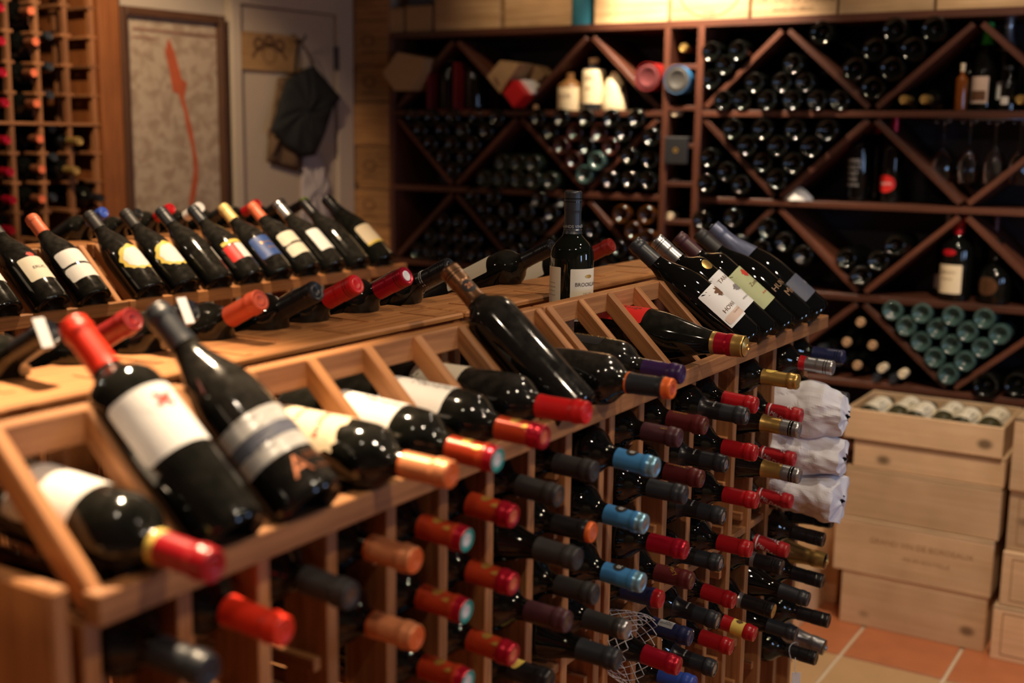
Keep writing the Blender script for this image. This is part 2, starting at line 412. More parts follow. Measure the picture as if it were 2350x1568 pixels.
cap('salmon', 'foil', .238, [(1, 'foil_salmon')]); cap('paleyellow', 'foil', .238, [(1, 'foil_paleyellow')]); cap('yellowred', 'foil', .234, [(.10, 'paper_yellow'), (.90, 'foil_red')])
cap('champ_gold', 'foil', .20, [(1, 'foil_gold')]); cap('champ_redgold', 'foil', .256, [(.12, 'foil_gold'), (.48, 'foil_red_metal'), (.40, 'foil_gold')]); cap('champ_silver', 'foil', .20, [(1, 'foil_silver')])
C('foil_greyblue', (.13, .15, .24), .35, .3); cap('champ_blue', 'foil', .205, [(1, 'foil_greyblue')]); cap('cork', 'foil', .285, [(1, 'cork')]); cap('creamcap', 'foil', .25, [(1, 'paper_cream')])
def bottle(label, mw, kind='bordeaux', gm=None, capn=None, name='wine_bottle', group=None, stickers=(), seg=32, cat='bottle'):
    """stickers: (partname, outline, cx, cz, matname, centre-angle, [texts]) ; text = (string, size, dx, dz, matname[, rot])"""
    o = link(name, bottle_mesh(kind, gm or GL(), seg), None, mw)
    tag(o, label, cat, group)
    if capn:
        st = CAPS[capn]; link('capsule', cap_mesh(kind, *st, seg=max(16, seg-4)), o)
    for s in stickers:
        pn, ol, cx, cz, mn, ca = s[:6]; r = None; e = .0005
        if pn.startswith('cap:'):
            pn = pn[4:]; r = .0149; e = .0002
        if pn.startswith('top:'):
            pn = pn[4:]; e = .0009
        if ol is not None:
            p = link(pn, sticker(kind, ol, cx, cz, MATS[mn], ca, e, r), o)
        else: p = o
        for t in (s[6] if len(s) > 6 else ()):
            link('lettering', text_on(kind, t[0], t[1], cx+t[2], cz+t[3], MATS[t[4]], ca, r, e+.0004, t[5] if len(t) > 5 else 0), p)
    return o
# ------------------------------------------------------------------ room shell
def S(o): return tag(o, kind='structure')
plaster = mat('plaster', (.44, .36, .28), .8, var=.06, scale=12, bump=.15)
ceil_m = mat('ceiling_paint', (.13, .115, .10), .85, var=.04)
grout = mat('grout', (.62, .52, .38), .85, var=.1)
S(block('floor', -5, 2.5, -1.3, 4.75, -.06, -.006, grout, bev=0))
FL = bpy.data.objects['floor']
TS = .3155
tm = {'terracotta': mat('terracotta_tile', (.46, .155, .06), .45, var=.22, scale=9, bump=.12), 'tan': mat('tan_tile', (.50, .31, .15), .5, var=.12, scale=7, bump=.12)}
gx, gy = -.9775, 3.590
for i in range(-3, 6):
    for j in range(-5, 3):
        x0, y0 = gx + i*TS, gy + j*TS
        o = link('tile', box_mesh(TS-.012, TS-.012, .008, .002, tm['tan'] if j < 0 else tm['terracotta']), FL, None)
        o.matrix_basis = FL.matrix_basis.inverted() @ Matrix.Translation((x0+TS/2, y0+TS/2, -.004 + random.uniform(-.0006, .0006)))
# the rest of the floor: same tiles in one piece, away from the picture
bm = bmesh.new()
for i in range(-13, 11):
    for j in range(-15, 4):
        if -3 <= i < 6 and -5 <= j < 3: continue
        x0, y0 = gx + i*TS, gy + j*TS
        if x0 < -5 or x0 > 2.15 or y0 < -1.25 or y0 > 4.3: continue
        r = bmesh.ops.create_cube(bm, size=1)
        for v in r['verts']: v.co = Vector((x0+TS/2 + v.co.x*(TS-.012), y0+TS/2 + v.co.y*(TS-.012), -.004+v.co.z*.008))
me = bpy.data.meshes.new('tiles'); bm.to_mesh(me); bm.free(); me.materials.append(tm['terracotta'])
tag(link('tile', me, FL, FL.matrix_basis.inverted()), kind='stuff')
S(block('ceiling', -5, 2.5, -1.3, 4.75, 2.62, 2.7, ceil_m, bev=0))
S(block('wall_back', -5, 2.5, 4.66, 4.76, 0, 2.62, plaster, bev=0))
S(block('wall_front', -5, 2.5, -1.36, -1.26, 0, 2.62, plaster, bev=0))
# right-hand wall with two windows (out of the picture, it lets the daylight in)
wr = S(block('wall_right', 2.42, 2.52, -1.3, 4.75, 0, .98, plaster, bev=0))
for a, b, c, d in ((-1.3, .8, .98, 2.62), (1.5, 2.55, .98, 2.62), (3.45, 4.75, .98, 2.62), (.8, 1.5, 2.15, 2.62), (2.55, 3.45, 2.15, 2.62)):
    block('wall_segment', 2.42, 2.52, a, b, c, d, plaster, wr, bev=0)
white_paint = mat('white_paint', (.50, .45, .39), .45, var=.03, scale=8)
for n_, (a, b) in enumerate(((.8, 1.5), (2.55, 3.45))):
    wn = S(block('window_%d' % (n_+1), 2.44, 2.48, (a+b)/2-.012, (a+b)/2+.012, .98, 2.15, white_paint, axis='z'))
    for q in ((a, a+.03, .98, 2.15), (b-.03, b, .98, 2.15)): block('window_frame', 2.43, 2.49, *q, white_paint, wn, axis='z')
    for q in ((a, b, .98, 1.01), (a, b, 2.12, 2.15)): block('window_frame', 2.43, 2.49, *q, white_paint, wn, axis='y')
# ---- wall on the far left: built-in rack, framed map, door
AW = math.radians(7)
P0 = Vector((-3.486, 4.25, 0)); DW = Vector((math.sin(AW), math.cos(AW), 0)); NW = Vector((math.cos(AW), -math.sin(AW), 0))
WM = Matrix.Identity(4)          # wall frame: x along the wall (away from us), y out of the room, z up
for i in range(3): WM[i][0], WM[i][1], WM[i][2], WM[i][3] = DW[i], -NW[i], (0, 0, 1)[i], P0[i]
def wpx(u, v, d=0.0):
    r = RC @ np.array([(u-PX)/F, (v-PY)/F, 1.0]); r = Vector(r); c = Vector(CP)
    P = P0 + NW*d; t = (P-c).dot(NW) / r.dot(NW); q = c + r*t - P0
    return q.dot(DW), q.z
def wblock(name, s0, s1, d0, d1, z0, z1, m, parent=None, axis='x', bev=.0015):
    """board on the left wall: s along it, d out into the room"""
    c = WM @ Vector(((s0+s1)/2, -(d0+d1)/2, (z0+z1)/2)); a, b, h = s1-s0, abs(d1-d0), z1-z0
    if axis == 'x': return link(name, box_mesh(a, b, h, bev, m), parent, loc_of(frame_mat(c, DW, (0, 0, 1)), parent))
    if axis == 'z': return link(name, box_mesh(h, b, a, bev, m), parent, loc_of(frame_mat(c, (0, 0, 1), -DW), parent))
    return link(name, box_mesh(b, a, h, bev, m), parent, loc_of(frame_mat(c, NW, (0, 0, 1)), parent))
sL0, sB0, sB1 = -3.4, wpx(229, 282)[0], wpx(276, 282)[0]
wl = S(wblock('wall_left', sB1, .02, -.10, -.022, 0, 2.62, plaster, bev=0))
wblock('wall_segment', -5.4, sB1, -.55, -.46, 0, 2.62, plaster, wl, bev=0)
# door with its frame
d0, d1 = wpx(545, 200)[0], wpx(765, 200)[0]; dz = wpx(650, 22)[1]
door_m = mat('door_paint', (.45, .36, .27), .5, var=.03, scale=6)
dr = S(wblock('door_1', d0+.004, d1-.004, -.02, .012, .01, dz-.004, door_m, axis='z', bev=.002))
frm = mat('frame_paint', (.49, .40, .305), .5, var=.03, scale=6)
t = S(wblock('trim_1', wpx(525, 200)[0], d0, -.02, .03, 0, dz, frm, axis='z'))
t = S(wblock('trim_2', d1, -.003, -.02, .03, 0, dz+.09, frm, axis='z'))
t = S(wblock('trim_3', wpx(525, 200)[0], d1, -.02, .03, dz, dz+.09, frm))
hm = mat('hinge_metal', (.12, .115, .11), .4, .8)
for z in (wpx(765, 135)[1], .35): wblock('hinge', d1-.008, d1+.006, .008, .034, z-.05, z+.05, hm, dr, axis='z')
# tall orange-brown board closing the built-in rack
door_wood = wood('cedar_board', (.27, .09, .022), (.18, .052, .012))
cb = tag(wblock('end_board', sB0, sB1, -.45, .02, 0, 2.6, door_wood, axis='z'), 'tall orange-brown board between the built-in rack and the framed map', 'board')
# ---- framed map
s0, s1 = wpx(283, 200, .03)[0], wpx(520, 200, .03)[0]; zt = wpx(400, 25, .03)[1]; zb = zt-1.62
fm = wood('map_frame_wood', (.13, .052, .02), (.08, .03, .012))
mapo = empty('framed_map', mw=WM @ Matrix.Translation(((s0+s1)/2, -.0, zb)))
tag(mapo, 'tall vineyard map with a red strip in a thin brown frame', 'map')
def local_board(nm, parent, x0, x1, y0, y1, z0, z1, m, axis='x'):
    c = Vector(((x0+x1)/2, (y0+y1)/2, (z0+z1)/2))
    if axis == 'x': return link(nm, box_mesh(x1-x0, y1-y0, z1-z0, .002, m), parent, Matrix.Translation(c))
    return link(nm, box_mesh(z1-z0, y1-y0, x1-x0, .002, m), parent, frame_mat(c, (0, 0, 1), (-1, 0, 0)))
mw_, mh_ = s1-s0, zt-zb
local_board('frame_side', mapo, -mw_/2, -mw_/2+.026, -.035, .0, 0, mh_, fm, 'z'); local_board('frame_side', mapo, mw_/2-.026, mw_/2, -.035, .0, 0, mh_, fm, 'z')
local_board('frame_side', mapo, -mw_/2+.026, mw_/2-.026, -.035, .0, 0, .03, fm); local_board('frame_side', mapo, -mw_/2+.026, mw_/2-.026, -.035, .0, mh_-.03, mh_, fm)
mp_m, nt, b = _new('map_print'); L = nt.links.new
tc = nt.nodes.new('ShaderNodeTexCoord'); n1 = nt.nodes.new('ShaderNodeTexNoise'); n1.inputs['Scale'].default_value = 20; n1.inputs['Detail'].default_value = 8; n1.inputs['Distortion'].default_value = .8
L(tc.outputs['Object'], n1.inputs['Vector']); cr = nt.nodes.new('ShaderNodeValToRGB'); cr.color_ramp.elements[0].position = .40; cr.color_ramp.elements[0].color = (.30, .215, .15, 1)
cr.color_ramp.elements[1].position = .56; cr.color_ramp.elements[1].color = (.42, .33, .24, 1); L(n1.outputs['Fac'], cr.inputs[0]); L(cr.outputs[0], b.inputs['Base Color']); b.inputs['Roughness'].default_value = .55
sheet = link('map_sheet', box_mesh(mw_-.05, .004, mh_-.056, 0, mp_m), mapo, Matrix.Translation((0, -.004, mh_/2)))
def map_pt(u, v):
    s, z = wpx(u, v, .012); return (s-(s0+s1)/2, -.0085, z-zb)
strip = [(388, 86), (402, 120), (418, 180), (430, 190), (424, 225), (433, 262), (443, 300), (449, 340), (455, 370), (456, 410), (450, 450), (443, 470), (434, 470), (440, 430), (446, 390), (441, 340), (431, 300), (424, 260), (411, 215), (398, 210), (390, 160), (380, 120)]
nP = len(strip)//2
V = [map_pt(*p) for p in strip]; V = V[:nP] + V[nP:][::-1]
me = mesh_from('strip', V, [(k, k+1, nP+k+1, nP+k) for k in range(nP-1)], [mat('map_red', (.42, .085, .03), .6, var=.4, scale=14)])
link('printed_region', me, mapo)
for (a, b_, c_, d_) in ((305, 62, 400, 10), (420, 76, 90, 8), (305, 82, 95, 7)):
    q = [map_pt(a, b_), map_pt(a+c_*.55, b_+c_*.055), map_pt(a+c_*.55, b_+c_*.055+d_*.6), map_pt(a, b_+d_*.6)]
    link('printed_title', mesh_from('title', q, [(0, 1, 2, 3)], [mat('map_title', (.24, .12, .08), .6, var=.6, scale=60)]), mapo)
# ---- carved crate lid nailed to the door
lid_m = wood('crate_lid_wood', (.52, .30, .12), (.38, .20, .075))
a0, z1_ = wpx(543, 70, .02); a1, z0_ = wpx(684, 168, .02)
sg = wblock('crate_lid_sign', a0, a1, .0125, .028, z0_, z1_, lid_m); tag(sg, 'flat wooden crate lid with branded crest fixed on the door', 'sign')
cr_m = mat('brand_burn', (.14, .065, .025), .7, var=.4, scale=90)
def arc_strip(cx, cz, r0, r1, a_, b_, n_=18, sy=1.0, y=-.0086):
    V = []; Fc = []
    for i in range(n_+1):
        t = math.radians(a_+(b_-a_)*i/n_)
        for r in (r0, r1): V.append((cx+r*math.cos(t), y, cz+r*math.sin(t)*sy))
    for i in range(n_): Fc.append((2*i, 2*i+1, 2*i+3, 2*i+2))
    return V, Fc
for args in ((0, -.06, .085, .10, 20, 160), (-.055, .03, .012, .030, 0, 360), (.055, .03, .012, .030, 0, 360), (0, .045, .008, .028, 0, 360), (0, -.01, .03, .036, 0, 360)):
    V, Fc = arc_strip(*args); link('brand_mark', mesh_from('mark', V, Fc, [cr_m]), sg)
# ---- things hanging from the hook on the door
def cloth(name, outline, d_in, d_out, m, label, cat, wrinkle=.01, hook=None):
    """a hanging bag or cloth: outline in photo points on the wall plane, thickness d_in..d_out"""
    pts = [wpx(u, v, (d_in+d_out)/2) for u, v in outline]
    cx = sum(p[0] for p in pts)/len(pts); cz = sum(p[1] for p in pts)/len(pts)
    n_ = len(pts)*6; P = []
    for i in range(len(pts)):
        a, b_ = pts[i], pts[(i+1) % len(pts)]
        for k in range(6): P.append((a[0]+(b_[0]-a[0])*k/6, a[1]+(b_[1]-a[1])*k/6))
    V, Fc = [], []
    RG = 8
    def ring(sign):
        base = len(V)
        dm = (d_in+d_out)/2; h = (d_out-d_in)/2
        V.append((cx, dm+sign*h, cz))
        for j in range(1, RG+1):
            t = j/RG
            for k, (x, z) in enumerate(P):
                q = math.sin(k*.9+j*.7)*wrinkle + math.sin(x*60+z*25)*wrinkle*.8
                V.append((cx+(x-cx)*t, dm + sign*h*math.sqrt(max(0, 1-t**3)) + (q if j < RG else 0), cz+(z-cz)*t))
        N_ = len(P)
        for k in range(N_):
            k2 = (k+1) % N_
            f = (base, base+1+k, base+1+k2); Fc.append(f if sign < 0 else f[::-1])
            for j in range(RG-1):
                a = base+1+j*N_; b2 = a+N_
                f = (a+k, b2+k, b2+k2, a+k2); Fc.append(f if sign < 0 else f[::-1])
        return base
    ring(1); ring(-1)
    V2 = [WM @ Vector((x, -d, z)) for x, d, z in V]
    me = mesh_from(name, V2, Fc, [m], smooth=True)
    bm = bmesh.new(); bm.from_mesh(me); bmesh.ops.remove_doubles(bm, verts=bm.verts, dist=1e-4); bm.to_mesh(me); bm.free()
    o = link(name, me); tag(o, label, cat); return o
def tube(name, pts, r, m, parent=None, seg=8, closed=False):
    pts = [Vector(p) for p in pts]; V, Fc = [], []
    for i, p in enumerate(pts):
        d = (pts[min(i+1, len(pts)-1)] - pts[max(i-1, 0)]).normalized()
        a = d.orthogonal().normalized(); b_ = d.cross(a)
        if i and 'pa' in locals():
            a = (pa - d*pa.dot(d)).normalized(); b_ = d.cross(a)
        pa = a
        for k in range(seg):
            t = 2*math.pi*k/seg; V.append(p + (a*math.cos(t)+b_*math.sin(t))*r)
    for i in range(len(pts)-1):
        for k in range(seg): Fc.append((i*seg+k, i*seg+(k+1) % seg, (i+1)*seg+(k+1) % seg, (i+1)*seg+k))
    Fc.append(tuple(range(seg))[::-1]); Fc.append(tuple(range((len(pts)-1)*seg, len(pts)*seg)))
    return link(name, mesh_from(name, V, Fc, [m], smooth=True), parent)
def wp3(u, v, d):
    s, z = wpx(u, v, d); return WM @ Vector((s, -d, z))
black_cloth = mat('black_cloth', (.008, .008, .008), .9, var=.2, bump=.4)
brown_cloth = mat('brown_canvas', (.11, .062, .03), .9, var=.2, bump=.4)
white_cloth = mat('white_cotton', (.46, .40, .38), .9, var=.05, bump=.3)
hk = empty('coat_hook', mw=WM @ Matrix.Translation((wpx(686, 92, .05)[0], 0, wpx(686, 92, .05)[1])))
tag(hk, 'small dark hook on the door carrying the black apron', 'hook')
link('hook_plate', box_mesh(.02, .01, .05, .002, hm), hk, Matrix.Translation((0, -.017, 0)))
tube('hook_arm', [(0, -.02, 0), (0, -.06, -.012), (0, -.085, .004), (0, -.09, .02)], .006, hm, hk)
o = cloth('canvas_bag', [(638, 178), (676, 172), (690, 250), (700, 330), (686, 395), (612, 372), (618, 300), (628, 240)], .016, .05, brown_cloth, 'brown canvas bag hanging behind the black apron on the door', 'bag')
o = cloth('tea_towel', [(694, 345), (726, 340), (745, 380), (757, 430), (760, 480), (752, 545), (688, 545), (690, 440)], .014, .03, white_cloth, 'white cotton towel hanging below the black apron on the door', 'towel', .004)
o = cloth('black_apron', [(684, 165), (700, 157), (722, 153), (783, 224), (764, 250), (745, 310), (724, 357), (690, 362), (655, 335), (620, 300), (634, 255), (655, 185)], .052, .095, black_cloth, 'folded black cloth apron hanging by its strap from the door hook', 'apron', .0035)
tube('apron_strap', [wp3(686, 90, .09), wp3(680, 130, .085), wp3(677, 170, .078)], .006, black_cloth).parent = o
tube('apron_strap', [wp3(688, 90, .09), wp3(706, 122, .085), wp3(722, 155, .078)], .005, brown_cloth).parent = o
# ---- boards from crate ends covering the return wall
cm_ = wood('crate_end_boards', (.46, .235, .085), (.27, .12, .04), knots=True)
cl = empty('crate_cladding', loc=(-3.376, 4.26, 0)); tag(cl, 'strip of wall covered in old branded crate ends beside the door', 'cladding')
zs = [0, .3, .58, .80, 1.0, 1.20, 1.36, 1.55, 1.74, 1.90, 2.09, 2.3, 2.6]
for k, (za, zc) in enumerate(zip(zs, zs[1:])):
    p = link('crate_board', box_mesh(.218, .012+.004*(k % 2), zc-za-.004, .002, cm_), cl, Matrix.Translation((0, -.004*(k % 2), (za+zc)/2)))
    if k in (5, 6, 8, 9):
        V, Fc = arc_strip(0, .01, .028, .036, 0, 360, sy=.7, y=-.0105); link('brand_mark', mesh_from('mark', V, Fc, [cr_m]), p)
        V, Fc = arc_strip(0, -.16, .12, .126, 70, 110, y=-.0105); link('brand_mark', mesh_from('mark', V, Fc, [cr_m]), p)
S(block('wall_corner', -3.49, -3.262, 4.27, 4.70, 0, 2.62, plaster, bev=0))

# ------------------------------------------------------------------ built-in rack on the left wall
rk = empty('built_in_wine_rack', mw=WM @ Matrix.Translation((wpx(95, 282)[0], 0, 0)))
tag(rk, 'tall built-in lattice wine rack left of the framed map', 'wine rack')
dkw = wood('rack_cedar', (.32, .135, .05), (.19, .07, .026))
sv = [wpx(u, 282)[0] for u in (-38, 28, 95, 161, 221)]; step = .0
zmid = wpx(95, 284)[1]; pitch = .1035
srk = wpx(95, 282)[0]
def rblock(nm, a, b_, d0_, d1_, z0, z1, axis='x', m=None):
    o = wblock(nm, a, b_, d0_, d1_, z0, z1, m or dkw, None, axis); return to_parent(o, rk)
for s in sv: rblock('upright', s-.008, s+.008, -.03, 0, 0, 2.6, 'z')
for s in sv: rblock('rear_upright', s-.008, s+.008, -.26, -.235, 0, 2.6, 'z')
rblock('cross_board', sv[0]-.1, sB0-.002, -.24, .006, zmid-.006, zmid+.006)
rblock('back_panel', sv[0]-.3, sB0-.004, -.44, -.43, 0, 2.6, m=mat('dark_panel', (.035, .016, .01), .7))
for s in sv:
    for k in range(-6, 9):
        if k == 0: continue
        z = zmid + k*pitch
        rblock('support_rail', s-.020, s+.020, -.25, .001, z-.006, z+.006, 'y')
def wall_bottle(u, v, capn, lab, dd=.055, grp=None, kind='bordeaux', gm=None):
    s, z = wpx(u, v, dd); tip = WM @ Vector((s, -dd, z)); d = (NW + Vector((0, 0, -.03))).normalized()
    Lb = PROF[kind][-1][1]
    return bottle(lab, orient(tip - d*Lb, d, (0, 0, 1)), kind, gm or GL(), capn, group=grp, seg=20)
ordn = ['first', 'second', 'third', 'fourth', 'fifth', 'sixth', 'seventh', 'eighth', 'ninth', 'tenth']
for k, (u, v) in enumerate([(5, 50), (13, 265), (22, 467), (38, 662), (48, 902), (68, 1107), (85, 1288), (78, 1482)]):
    wall_bottle(u/2.8, v/2.8, 'crimson', 'crimson capped bottle, %s from top in the built-in rack column of crimson caps' % ordn[k], .05, 'crimson capped bottles in the built-in rack')
for k, (u, v) in enumerate([(200, 70), (230, 268), (220, 468), (238, 665), (258, 893), (270, 1088), (272, 1280)]):
    wall_bottle(u/2.8, v/2.8, 'copper', 'copper capped bottle, %s from top in the built-in rack column of copper caps' % ordn[k], .02, 'copper capped bottles in the built-in rack')
for k, (u, v) in enumerate([(318, 230), (322, 428), (325, 612), (338, 828), (350, 1012), (345, 1270)]):
    wall_bottle(u/2.8, v/2.8, 'slate', 'dark capped bottle, %s from top in the built-in rack right of copper caps' % ordn[k], -.02, 'dark capped bottles in the built-in rack')
for k, (u, v, c_) in enumerate([(512, 908, 'gold'), (492, 1098, 'gold')]):
    wall_bottle(u/2.8, v/2.8, c_, ['upper', 'lower'][k] + ' of two gold capped bottles in the built-in rack', .06, 'gold capped bottles in the built-in rack')
wall_bottle(233, 455, 'black', 'black capped bottle low in the built-in rack beside the orange board', .07)

# ------------------------------------------------------------------ diamond bin rack along the back
YB, YD = 4.25, 4.60
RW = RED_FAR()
LV = [2.01, 1.695, 1.375, 1.05, .74, .42, .10]
dr_ = empty('diamond_bin_rack', loc=(-1.9, YB, 0)); tag(dr_, 'dark red-brown diamond bin wine rack filling the back wall', 'wine rack')
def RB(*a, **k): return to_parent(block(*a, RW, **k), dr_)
XL0, XL1, XR0, XR1 = -3.262, -1.962, -1.812, .80
for z in (2.01,): RB('top_board', XL0, XR1, YB, YD, z, z+.026)
RB('side_board', XL0, XL0+.022, YB, YD, 0, 2.01, axis='z')
RB('side_board', XR1-.022, XR1, YB, YD, 0, 2.01, axis='z')
RB('upright', XL1, XL1+.026, YB, YD, 0, 2.01, axis='z'); RB('upright', XR0-.014, XR0+.014, YB-.004, YD, 0, 2.01, axis='z')
for z in LV[1:]:
    RB('shelf', XL0+.022, XL1, YB+.002, YD, z-.011, z+.011); RB('shelf', XR0+.014, XR1-.022, YB+.002, YD, z-.011, z+.011)
def diag(x0, z0, x1, z1):
    d = Vector((x1-x0, 0, z1-z0)).normalized()*.018
    a = Vector((x0, (YB+YD)/2+.004, z0)) + d; b_ = Vector((x1, (YB+YD)/2+.004, z1)) - d
    nrm = d.cross(Vector((0, 1, 0)))
    to_parent(beam('diagonal_board', a, b_, YD-YB-.008, .020, RW, up=nrm), dr_)
def nodes(x0, xs, lo, hi):
    ev = [x0+xs*k for k in range(-1, 6)]; od = [x-xs/2 for x in ev]
    for l in range(len(LV)-1):
        top, bot = (ev, od) if l % 2 == 0 else (od, ev)
        for xt in top:
            for xb in bot:
                if abs(abs(xt-xb)-xs/2) > .01: continue
                zt_, zb_ = LV[l]-.011, LV[l+1]+.011
                xa, xb2, za, zc = xt, xb, zt_, zb_
                if not (lo-.02 <= xa <= hi+.02 and lo-.02 <= xb2 <= hi+.02): continue
                xa = min(max(xa, lo+.01), hi-.01); xb2 = min(max(xb2, lo+.01), hi-.01)
                diag(xa, za, xb2, zc)
nodes(-2.925, .64, XL0+.012, XL1); nodes(-1.495, .655, XR0, XR1-.01)
for z in (1.868, 1.715, 1.575, 1.43, 1.285, 1.145, 1.0, .86, .7):
    RB('cubby_shelf', XL1+.026, XR0-.014, YB+.003, YD, z-.009, z+.009)
bpn = mat('bin_back_panel', (.055, .050, .068), .55)  # bluish cast of the daylight is put into this base colour
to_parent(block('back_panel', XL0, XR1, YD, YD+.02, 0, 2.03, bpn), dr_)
# contents of the bins
RINGS = glass('bin_bottle_glass', (.003, .0035, .003), rough=.05)
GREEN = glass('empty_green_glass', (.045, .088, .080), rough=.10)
GDIM = glass('dimmed_green_glass', (.014, .022, .014), rough=.2)  # pale green bottles, their dim bin's shade put into the glass colour
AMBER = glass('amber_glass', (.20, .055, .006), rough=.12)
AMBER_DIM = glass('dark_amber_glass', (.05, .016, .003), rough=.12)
BROWN = glass('brown_glass', (.03, .008, .006), rough=.09)
def bin_bottle(x, z, label, out='base', kind='bordeaux', gm=None, dy=0, capn=None, seg=24, grp=None, sc=1.0):
    y = YB - .012 + dy + random.uniform(-.008, .012)
    if out == 'base': mw = orient(Vector((x, y, z)), (random.uniform(-.015, .015), 1, 0), (0, 0, 1)) @ Matrix.Scale(sc, 4); c_ = capn
    else: mw = orient(Vector((x, y+PROF[kind][-1][1]+.01, z)), (0, -1, random.uniform(-.01, .01)), (0, 0, 1)); c_ = capn or 'slate'
    return bottle(label, mw, kind, gm or RINGS, c_ if out != 'base' else None, group=grp, seg=seg)
Rb = .0385
def vpack(xn, lv, rows, where, gm=None, out='base', kind='bordeaux', R=Rb, skip=(), capn=None, special=None, sc=1.0):
    s2 = R*math.sqrt(2)+.0008
    for k in range(rows):
        z = LV[lv] + .0245 - (.003 if sc < 1 else 0) + s2*(1+k)
        for j in range(k+1):
            if (k, j) in skip: continue
            x = xn + s2*(-k+2*j); g = gm
            if special and (k, j) in special: g = special[(k, j)]
            lab = '%s bottle %s, %s of %s row up, %s' % ('green' if g in (GREEN,) else 'dark', 'base' if out == 'base' else 'neck', ordn[j], ordn[k], where)
            bin_bottle(x, z, lab, out, kind, g, capn=capn, sc=sc, grp='bottles lying in ' + where)
def lpack(x0, lv, counts, where, gm=None, out='base', R=Rb, capn=None):
    for k, n_ in enumerate(counts):
        z = LV[lv] + .012 + R + k*R*math.sqrt(3)*1.01
        for j in range(n_):
            x = x0 + (j-(n_-1)/2)*2*(R+.0008)
            bin_bottle(x, z, 'dark bottle %s, %s of %s row up, %s' % ('base' if out == 'base' else 'neck', ordn[j], ordn[k], where), out, gm=gm, capn=capn, grp='bottles lying in ' + where)
def listed(pts, where, gm=None, out='base', kind='bordeaux', dy=0, capn=None, col='dark'):
    for k, (u, v) in enumerate(pts):
        p = at(u, v, y=YB)
        bin_bottle(p.x, p.z, '%s bottle %s, %s counted in %s' % (col, 'base' if out == 'base' else 'neck', ordn[k], where), out, kind, gm, dy=dy, capn=capn, grp='bottles lying in ' + where)
vpack(-2.925, 2, 5, 'bin below the open cartons', out='base', gm=RINGS)
vpack(-2.285, 2, 5, 'V bin with two green bases', special={(0, 0): GREEN, (1, 1): GREEN, (1, 0): BROWN, (2, 0): BROWN, (2, 2): BROWN, (3, 1): BROWN, (3, 2): BROWN})
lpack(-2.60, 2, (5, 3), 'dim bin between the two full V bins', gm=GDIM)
listed([(1445, 359), (1490, 366), (1497, 315), (1399, 413), (1445, 413), (1487, 415)], 'half bin beside the narrow cubbies')
lpack(-2.925, 3, (6, 4, 2), 'triangle bin next to the crate cladding')
vpack(-2.605, 3, 5, 'V bin behind the black screw cap', skip={(4, 2)})
lpack(-2.285, 3, (6, 5, 2), 'bin behind the standing bottle')
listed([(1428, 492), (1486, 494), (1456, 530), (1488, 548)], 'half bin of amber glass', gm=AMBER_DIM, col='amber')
lpack(-3.10, 3, (1,), 'corner bin by the cladding'); vpack(-2.925, 4, 4, 'low bin behind the far display row'); vpack(-2.285, 4, 3, 'low bin behind the standing bottle')
listed([(1633, 119), (1695, 117), (1664, 150), (1631, 183)], 'half bin beside the grey tube')
listed([(1660, 231), (1703, 231), (1763, 231), (1821, 231), (1877, 231), (1925, 231), (1734, 191), (1794, 190), (1846, 189), (1822, 148)], 'pyramid above ten-bottle V bin')
vpack(-1.495, 2, 4, 'V bin right of the narrow cubbies', R=.0415, kind='burgundy')
vpack(-1.168, 1, 4, 'large V bin under the branded crates', R=.0445, kind='champagne', skip={(3, 1), (2, 0)})
listed([(1630, 363), (1666, 395), (1624, 421), (1700, 425)], 'half bin below the narrow V bin')
listed([(1613, 505), (1684, 500), (1761, 523), (1800, 556), (1749, 572), (1843, 586), (1640, 560), (1700, 560)], 'bin behind display bottles')
vpack(-1.168, 3, 3, 'sparse V bin left of the cream label', R=.0395, skip={(2, 0), (2, 1)})
vpack(-.846, 4, 5, 'V bin of empty green bottles', gm=GREEN, R=.0355, sc=.93, skip={(4, 4)})
listed([(2264, 884), (2333, 884)], 'lower corner bin behind the pine crate', RINGS, kind='champagne')
for k, (u, v) in enumerate([(390, 985), (298, 1120), (470, 1140), (368, 1280), (525, 1300), (670, 1338)]):
    p = at(1840+u/2.904, 400+v/2.904, y=YB)
    bin_bottle(p.x, p.z, 'bottle neck with pale cork, %s counted left of the empty green bottles' % ordn[k], 'neck', capn='creamcap' if k > 3 else 'cork', grp='cork necks left of the green bottles')
listed([(1925, 830), (1885, 800), (2010, 868), (2050, 870)], 'bin left of green bottles', out='neck', capn='slate')
# narrow cubbies
p = at(1560, 108, y=YB); bottle('bottle with gold cap lying in the topmost narrow cubby', orient(Vector((p.x, YB+.33, p.z)), (0, -1, 0), (0, 0, 1)), 'bordeaux', GL(), 'gold', seg=24)
p = at(1545, 258, y=YB); bottle('bottle with pale cork in the third narrow cubby', orient(Vector((p.x, YB+.31, p.z)), (0, -1, 0), (0, 0, 1)), 'bordeaux', GL(), 'creamcap', seg=24)
p = at(1538, 420, y=YB); bottle('bottle with cream cap in the fifth narrow cubby', orient(Vector((p.x, YB+.33, p.z)), (0, -1, 0), (0, 0, 1)), 'bordeaux', GL(), 'creamcap', seg=24)
p = at(1530, 497, y=YB); bottle('bottle with cream cap in the sixth narrow cubby', orient(Vector((p.x, YB+.33, p.z)), (0, -1, 0), (0, 0, 1)), 'bordeaux', GL(), 'creamcap', seg=24)
def gift_tube(label, p, r, L_, m, endm):
    prof = [(0, .004), (r*.55, .004), (r*.6, .0015), (r*.8, .0015), (r*.85, .004), (r*.95, .004), (r*.97, 0), (r, .0), (r, L_), (0, L_)]
    me = lathe('tube', prof, [MATS[m], MATS[endm]], 36, mids=[1]*6+[0]*3); return tag(link('gift_tube', me, None, orient(p, (0, 1, 0), (0, 0, 1))), label, 'tube')
